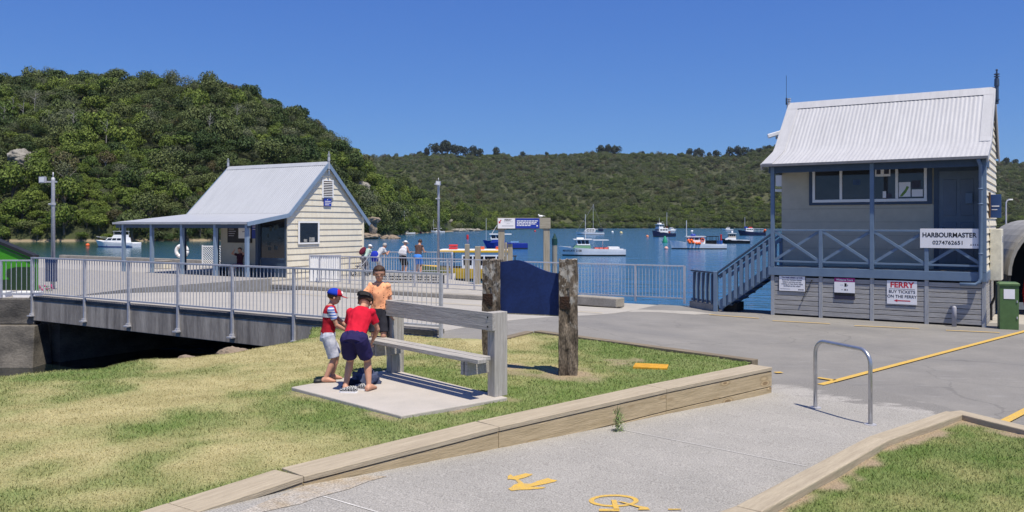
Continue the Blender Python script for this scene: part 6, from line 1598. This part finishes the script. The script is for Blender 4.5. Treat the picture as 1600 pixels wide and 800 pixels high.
    for s in (-1, 1):
        shd = T(.096*s*wd, -.004, .276); el, wr = ik(shd, Vector(hands[s][:3])*H, la, lf, poles[s])
        limb(b, [T(.06*s*wd,0,.285), shd, shd.lerp(el, .5), el], [.032*H, .031*H, .027*H, .021*H]); limb(b, [el, el.lerp(wr, .3), wr], [.023*H, .0235*H, .015*H])
        dr = (wr-el).normalized(); nn_ = Vector((-s*.8, -.1, .5)); hand(b, wr, dr, nn_, .092*H*(1.05 if kid else 1), s, .45)
        if sleeve > 0:
            ax = (el-shd).normalized(); sd = ax.orthogonal().normalized(); sy = ax.cross(sd); e_ = shd.lerp(el, sleeve)
            ss = MB() if sleevem else sh
            ss.ball(shd-ax*.006*H, .041*H, 12, 8)
            ss.loft([ell(shd-ax*.025*H, sd, sy, .036*H, .036*H), ell(shd.lerp(e_, .5), sd, sy, .036*H, .036*H), ell(e_, sd, sy, .036*H, .036*H)])
            if sleevem: remesh(ss, 'sleeve', sleevem, r, vox, 1)
    sh.loft([ell(T(0,y,z), rt, fw, rx*H*wd+.012, ry*H*wd+.013) for z, rx, ry, y in ((hem,.090,.068,0),(.005,.088,.066,-.002),(.07,.084,.060,0),(.13,.085,.060,.004),(.21,.097,.066,.004),(.275,.099,.059,-.004),(.312,.066,.043,-.006),(.325,.046,.036,-.004))])
    remesh(b, 'body', skin, r, vox)
    for o_, amp in ((remesh(sh, 'shirt', top, r, vox*1.1, 2), .011), (remesh(cl, 'shorts' if shortlen < 1.2 else 'trousers', bottom, r, vox*1.1, 2), .009)):
        me_ = o_.data; sd_ = loc_[0]*7.3       # folds
        nn_ = [v_.normal.copy() for v_ in me_.vertices]
        for v_, n_ in zip(me_.vertices, nn_):
            c_ = v_.co.copy(); f_ = mnoise.noise(Vector((c_.x*17+c_.z*5+sd_, c_.y*17, c_.z*8-c_.x*4)))+.25*mnoise.noise(Vector((c_.x*30+sd_, c_.y*30, c_.z*18)))
            v_.co = c_+n_*(amp*f_)
        me_.update()
    if face:
        e = MB()
        for s in (-1, 1): v, f = hball((.30*s,.66,.06), .085, (1.3,.5,.8), 8); e.add(v, f)
        e.build('eye', M['dark'], r); e = MB(); v, f = hball((0,.715,-.48), .07, (3.0,.6,.7), 8); e.add(v, f); e.build('mouth', mat('lip', (.32,.10,.08)), r)
    if hairm:
        e = MB(); v, f = hball((0,-.10,.27), .86, (.96,1.08,1.0), 18)
        zc = -.25 if hair == 'short' else -.9
        keep = []
        for q in f:
            c = sum((v[i] for i in q), Vector())/len(q); l = c-hc; y_, z_ = l.dot(hf)/hh, l.dot(hu)/hh
            if z_ > .62-.02 or (y_ < .25 and z_ > zc) or (y_ < .5 and z_ > .45): keep.append(q)
        e.add(v, keep); o = e.build('hair', hairm, r, smooth=True); o.modifiers.new('t', 'SOLIDIFY').thickness = .012
    if hat:
        kind_, hm_ = hat
        e = MB(); v, f = hball((0,-.08,.30), .93, (.96,1.1,.96), 20); keep = []; mi = []
        for q in f:
            c = sum((v[i] for i in q), Vector())/len(q); l = c-hc; y_, z_ = l.dot(hf)/hh, l.dot(hu)/hh
            if z_ > .26: keep.append(q); mi.append(1 if y_ > .2 else 0)
        e.add(v, keep); o = e.build('hat', hm_ if isinstance(hm_, list) else [hm_], r, smooth=True, fix=False)
        if len(o.data.materials) > 1: o.data.polygons.foreach_set('material_index', mi)
        o.modifiers.new('t', 'SOLIDIFY').thickness = .006
        dr_ = -1 if kind_ == 'backwards' else 1
        e = MB()
        if kind_ == 'sun':
            e.loft([[hp(1.6*math.cos(a), -.08+1.6*math.sin(a), .22) for a in [i*.3927 for i in range(16)]], [hp(.85*math.cos(a), -.08+.95*math.sin(a), .38) for a in [i*.3927 for i in range(16)]]], cap=False)
        else:
            e.loft([[hp(x, dr_*(.75+q*math.sqrt(max(0, 1-(x/.82)**2))), .30-.10*q*(1-(x/.82)**2)+dz) for x in [-.8+i*.2 for i in range(9)]] for q, dz in ((0,.03),(.95,.03),(.95,-.01),(0,-.01))])
        e.build('brim', (hm_[-1] if isinstance(hm_, list) else hm_), r, smooth=True)
        r['_'] = 0; del r['_']
    return r, dict(hc=hc, hf=hf, hu=hu, hr=hr, hh=hh, hp=hp, T=T)
def stripes(name, a, c, ax, sc):
    m, n, L, p = nodes(name); tc = n.new('ShaderNodeTexCoord'); wv = n.new('ShaderNodeTexWave'); wv.bands_direction = ax; wv.inputs['Scale'].default_value = sc
    rp = n.new('ShaderNodeValToRGB'); rp.color_ramp.interpolation = 'CONSTANT'; rp.color_ramp.elements[0].color = (*a, 1); rp.color_ramp.elements[1].color = (*c, 1); rp.color_ramp.elements[1].position = .5
    L.new(tc.outputs['Object'], wv.inputs['Vector']); L.new(wv.outputs[0], rp.inputs[0]); L.new(rp.outputs[0], p.inputs['Base Color']); p.inputs['Roughness'].default_value = .85; p.inputs['Specular IOR Level'].default_value = .15; return m
def dots(name, a, c, sc, th):
    m, n, L, p = nodes(name); tc = n.new('ShaderNodeTexCoord'); v = n.new('ShaderNodeTexVoronoi'); v.inputs['Scale'].default_value = sc; v.inputs['Randomness'].default_value = .55
    rp = n.new('ShaderNodeValToRGB'); rp.color_ramp.interpolation = 'CONSTANT'; rp.color_ramp.elements[0].color = (*c, 1); rp.color_ramp.elements[1].color = (*a, 1); rp.color_ramp.elements[1].position = th
    L.new(tc.outputs['Object'], v.inputs['Vector']); L.new(v.outputs['Distance'], rp.inputs[0]); L.new(rp.outputs[0], p.inputs['Base Color']); p.inputs['Roughness'].default_value = .85; p.inputs['Specular IOR Level'].default_value = .15; return m
def cloth(name, c, **k): return mat(name, c, .85, k.get('var', .04), k.get('scale', 6), bump=.3, bscale=9, spec=.15, c2=k.get('c2'))
RED = cloth('red jersey', (.56,.012,.035)); NAVYC = cloth('navy shorts', (.025,.02,.085)); CAPB, CAPR = cloth('blue cap', (.012,.045,.42)), cloth('red cap', (.50,.015,.04))
SLABZ = .388
# boy in cap
r, g = human('boy in a blue and red cap, red vest and pale shorts standing barefoot', (-2.36, 10.66, SLABZ), R(-72), 1.175, M['skin'], cloth('red vest', (.40,.015,.03)), cloth('pale print shorts', (.55,.56,.62), c2=(.30,.33,.45), scale=16), M['hair'],
      lean=6, hyaw=-4, hpitch=14, kid=True, vox=.0058, feet={-1: (-.075,.05,.037), 1: (.075,-.035,.037)}, hands={-1: (-.06,.24,.55), 1: (.075,.20,.545)}, poles={-1: (-.6,-.7,-.5), 1: (.5,-1,-.3)},
      hat=('cap', [CAPB, CAPR]), sleeve=.6, shortlen=.93, sleevem=stripes('blue white stripe', (.62,.65,.75), (.09,.17,.48), 'Z', 9), width=1.06)
b = MB(); hp = g['hp']
b.add([hp(.28*math.cos(a), .90-.02*abs(math.sin(a)), .62+.30*math.sin(a)) for a in [i*.5236 for i in range(12)]], [tuple(range(12))]); o = b.build('cap_badge', M['white'], r); o.modifiers.new('t', 'SOLIDIFY').thickness = .02
b = MB(); T_ = g['T']; b.loft([ell(T_(0,y,z), Vector((1,0,0)), Vector((0,1,0)), rx*1.175*1.06+.0165, ry*1.175*1.06+.0175, 24) for z, rx, ry, y in ((.205,.096,.066,.004),(.245,.098,.063,.0))], cap=False); b.build('chest_band', cloth('pale grey band', (.52,.54,.60)), r)
# bending boy
human('boy in a red shirt and navy shorts bending forward over the clothes heap', (-1.885, 10.02, SLABZ), R(-8), 1.34, M['skin'], RED, NAVYC, M['hair'],
      lean=43, pelvis=(0,-.03,.48), hpitch=46, kid=True, vox=.006, feet={-1: (-.10,.02,.037,14), 1: (.115,.03,.037,-14)}, hands={-1: (-.06,.27,.44), 1: (.075,.27,.42)}, poles={-1: (-1,-.2,-.2), 1: (1,-.2,-.2)},
      hat=('backwards', cloth('charcoal cap', (.055,.055,.06))), sleeve=.62, hem=.012, shortlen=.80, width=1.08, kneepole=(0,1,0))
# kneeling boy in orange
sq = lambda x, y, z: BN.matrix_basis@Vector((x, y, z))
kp = sq(LB+.09, .19, .485)
human('boy in an orange spotted shirt kneeling on the far end of the bench', (kp.x, kp.y, kp.z), R(186), 1.24, M['skin'], dots('orange spotted cloth', (.92,.42,.22), (.12,.04,.03), 27, .19), cloth('charcoal shorts', (.03,.03,.04)), M['hair'],
      lean=2, pelvis=(0,-.02,.272), hpitch=8, hyaw=4, kid=True, vox=.006, feet={-1: (-.05,-.19,.035), 1: (.055,-.19,.035)}, kneepole=(0,1,-.6), kneel=True, hands={-1: (-.135,.03,.255), 1: (.10,.135,.45)}, poles={-1: (-.3,-1,-.2), 1: (.9,-.2,-.7)},
      sleeve=.62, shortlen=.86, width=.92)
# adults at the sea railing
WG = 'people leaning on the sea railing'
wc = lambda px, Y: ((px-800)/F*Y, Y, 0)
human('stooped person in a pale green shirt and white cap at the sea railing', wc(571, 39.75), R(-35), 1.62, M['skinlt'], cloth('pale green shirt', (.36,.50,.46)), cloth('grey trousers', (.20,.21,.25)), M['hairgrey'], lean=42, pelvis=(0,-.08,.49), hpitch=20,
      hands={-1: (-.05,.27,.635), 1: (.09,.27,.635)}, poles={-1: (-.3,0,-1), 1: (.3,0,-1)}, hat=('cap', M['signwhite']), vox=.016, shortlen=1.9, shoes=M['dark'], group=WG)
BPK = MB(); BPK.ball((0,0,0), .2, 10, 8, (.85,.55,1.15)); o = BPK.build('backpack', cloth('dark red pack', (.10,.012,.03)), loc=wc(566.5, 39.6), smooth=True); o.location.z = 1.12; o.rotation_euler = (R(-40),0,R(-35)); tag(o, 'dark red backpack on the stooped person at the sea railing', 'backpack')
human('grey shirted person leaning far over the sea railing on folded arms', wc(592, 39.7), R(-48), 1.74, M['skinlt'], cloth('pale grey shirt', (.46,.48,.52)), cloth('white trousers', (.5,.5,.52)), M['hairgrey'], lean=46, pelvis=(0,-.09,.49), hpitch=14,
      hands={-1: (-.0,.28,.60), 1: (.06,.28,.60)}, poles={-1: (-.5,0,-1), 1: (.5,0,-1)}, vox=.016, shortlen=1.85, shoes=M['dark'], group=WG)
JK = MB(); JK.loft([ell(Vector((0,0,z)), Vector((1,0,0)), Vector((0,1,0)), rx, ry) for z, rx, ry in ((0,.15,.10),(.2,.19,.13),(.42,.17,.12),(.5,.08,.06))]); o = JK.build('jacket', cloth('blue jacket cloth', (.02,.04,.42)), loc=(wc(586, 39.62)[0], 39.5, .62), smooth=True); tag(o, 'bright blue jacket hung at the hip of the grey shirted person', 'jacket')
r, g = human('woman in a white top and white sun hat at the sea railing', wc(631, 39.8), R(-28), 1.66, M['skinlt'], cloth('white top', (.72,.73,.76)), cloth('black shorts', (.03,.03,.035)), M['hairgrey'], lean=16, pelvis=(0,-.05,.5), hpitch=22,
      hands={-1: (-.03,.20,.63), 1: (.09,.22,.63)}, poles={-1: (-.4,-.6,-1), 1: (.4,-.6,-1)}, hat=('sun', M['signwhite']), sleeve=0, vox=.016, shortlen=.95, shoes=M['dark'], group=WG)
b = MB(); b.loft([[(x*w_, y*d_, z) for x, y in ((-1,-1),(1,-1),(1,1),(-1,1))] for z, w_, d_ in ((0,.16,.03),(.08,.2,.06),(.24,.17,.045),(.33,.09,.015))]); o = b.build('shoulder_bag', cloth('white canvas', (.70,.71,.75)), loc=wc(628.5, 39.58), bevel=.03); o.location.z = .92; o.rotation_euler = (0, R(6), R(-20)); tag(o, 'white canvas shoulder bag hanging from the woman at the sea railing', 'bag')
human('man in a brown top and bright blue shorts leaning at the sea railing', wc(654, 39.8), R(-20), 1.74, M['skin'], cloth('brown top', (.095,.06,.055)), cloth('bright blue shorts', (.06,.24,.72)), M['hair'], lean=18, pelvis=(0,-.05,.5), hpitch=24,
      hands={-1: (-.04,.20,.61), 1: (.10,.21,.61)}, poles={-1: (-.4,-.6,-1), 1: (.5,-.6,-1)}, sleeve=.12, vox=.016, shortlen=.9, group=WG)
# stroller beside them
SR = thing('stroller', 'empty dark pushchair parked by the stooped person near the hut', 'pushchair', wc(563, 38.6), R(20))
b = MB()
for y in (-.22,.22): b.tube([(-.35,y,.12),(.15,y,.62),(.45,y,1.02)], .018, 6); b.tube([(.30,y,.12),(-.05,y,.55)], .018, 6)
b.tube([(.45,-.22,1.02),(.45,.22,1.02)], .02, 6); b.build('frame', M['galv'], SR)
b = MB()
for x in (-.35,.30):
    for y in (-.24,.24): b.tube([(x+.11*math.cos(a), y, .12+.11*math.sin(a)) for a in [i*.5236 for i in range(13)]], .02, 5)
b.build('wheel', M['black'], SR); b = MB(); b.loft([[(-.2,-.19,.42),(-.2,.19,.42),(-.2,.19,.47),(-.2,-.19,.47)],[(.08,-.19,.40),(.08,.19,.40),(.08,.19,.46),(.08,-.19,.46)],[(.24,-.19,.86),(.24,.19,.86),(.20,.19,.88),(.20,-.19,.88)]]); b.build('seat', cloth('dark canvas', (.05,.05,.07)), SR)
# person sitting under the veranda, and the bench
sp = HT.matrix_basis@Vector((-2.55, -.42, .055))
human('seated person in a dark top holding both hands to the head under the hut veranda', sp, R(149.5), 1.66, M['skin'], cloth('maroon top', (.06,.02,.03)), cloth('purple shorts', (.10,.02,.14)), M['hair'], lean=-4, pelvis=(0,-.02,.30), hpitch=6,
      feet={-1: (-.08,.27,.045), 1: (.09,.25,.045)}, hands={-1: (-.12,.06,.70), 1: (.12,.06,.70)}, poles={-1: (-1,.3,-.2), 1: (1,.3,-.2)}, vox=.015, shortlen=.7, shoes=M['dark'])
VB = thing('wall_bench', 'dark bench along the hut wall under the veranda', 'bench', HT.matrix_basis@Vector((-2.9,-.05,.055)), R(-30.5))
b = MB(); b.box(-1.0,-.55,.36,1.0,-.05,.41); b.build('seat', M['bluedk'], VB); b = MB()
for x in (-.85,.8): b.box(x,-.5,0,x+.07,-.08,.36)
b.build('leg', M['bluedk'], VB)
# heap of clothes and shoes on the slab
def crumple(name, label, cat, loc_, r, sq, seed, m, group=None):
    b = bmesh.new(); bmesh.ops.create_icosphere(b, subdivisions=4, radius=1)
    for v in b.verts:
        q = v.co*2.1+Vector((seed*5., seed, 0)); d = .78+.42*abs(mnoise.noise(q))+.25*mnoise.noise(q*2.3); v.co = Vector((v.co.x*sq[0], v.co.y*sq[1], max(-.25, v.co.z)*sq[2]))*d*r
    me = bpy.data.meshes.new(name); b.to_mesh(me); b.free(); me.materials.append(m); me.polygons.foreach_set('use_smooth', [True]*len(me.polygons))
    o = bpy.data.objects.new(name, me); COL.objects.link(o); o.location = loc_; return tag(o, label, cat, group)
q = at(566, 602, SLABZ); o = crumple('clothes_heap', 'crumpled navy clothes heap on the slab between the bending boy\'s feet', 'clothes', (q.x+.02, q.y+.12, SLABZ+.03), .17, (1.15,.8,1.0), 1, cloth('navy towel', (.022,.03,.075), c2=(.10,.12,.19), scale=10))
q = at(548, 607, SLABZ); crumple('clothes_heap', 'small dark cloth lying left of the navy clothes heap', 'clothes', (q.x, q.y+.1, SLABZ+.02), .11, (1.2,.8,.7), 3, cloth('dark cloth', (.015,.018,.035)))
q = at(505, 596, SLABZ); 
def shoe(label, loc_, rz, m, sole):
    root = thing('shoe', label, 'shoe', loc_, rz)
    b = MB(); X, Z = Vector((1,0,0)), Vector((0,0,1))
    b.loft([ell(Vector((0, y, h+.012)), X, Z, w_, h, 12) for y, w_, h in ((-.105,.018,.024),(-.09,.034,.034),(-.02,.036,.034),(.03,.040,.026),(.08,.040,.018),(.11,.022,.012))]); b.build('upper', m, root, smooth=True)
    b = MB(); b.loft([[(x*w_, y, z) for x, z in ((-1,0),(1,0),(1,.016),(-1,.016))] for y, w_ in ((-.112,.02),(-.095,.038),(-.02,.040),(.03,.044),(.085,.043),(.116,.022))]); b.build('sole', sole, root)
def checker(name):
    m, n, L, p = nodes(name); tc = n.new('ShaderNodeTexCoord'); c = n.new('ShaderNodeTexChecker'); c.inputs['Scale'].default_value = 60; c.inputs['Color1'].default_value = (.5,.5,.5,1); c.inputs['Color2'].default_value = (.02,.02,.02,1)
    L.new(tc.outputs['Object'], c.inputs['Vector']); L.new(c.outputs[0], p.inputs['Base Color']); p.inputs['Roughness'].default_value = .8; return m
CK = checker('check canvas')
q = at(545, 613, SLABZ); shoe('checkered slip-on shoe nearest the front edge of the slab', (q.x, q.y, SLABZ), R(80), CK, M['signwhite']); q = at(555, 609, SLABZ); shoe('checkered slip-on shoe half under the dark cloth', (q.x+.06, q.y+.02, SLABZ), R(62), CK, M['signwhite'])
q = at(503, 597.5, SLABZ); shoe('black shoe on the grass just left of the capped boy\'s feet', (q.x, q.y, .36), R(-60), M['black'], M['dark'])
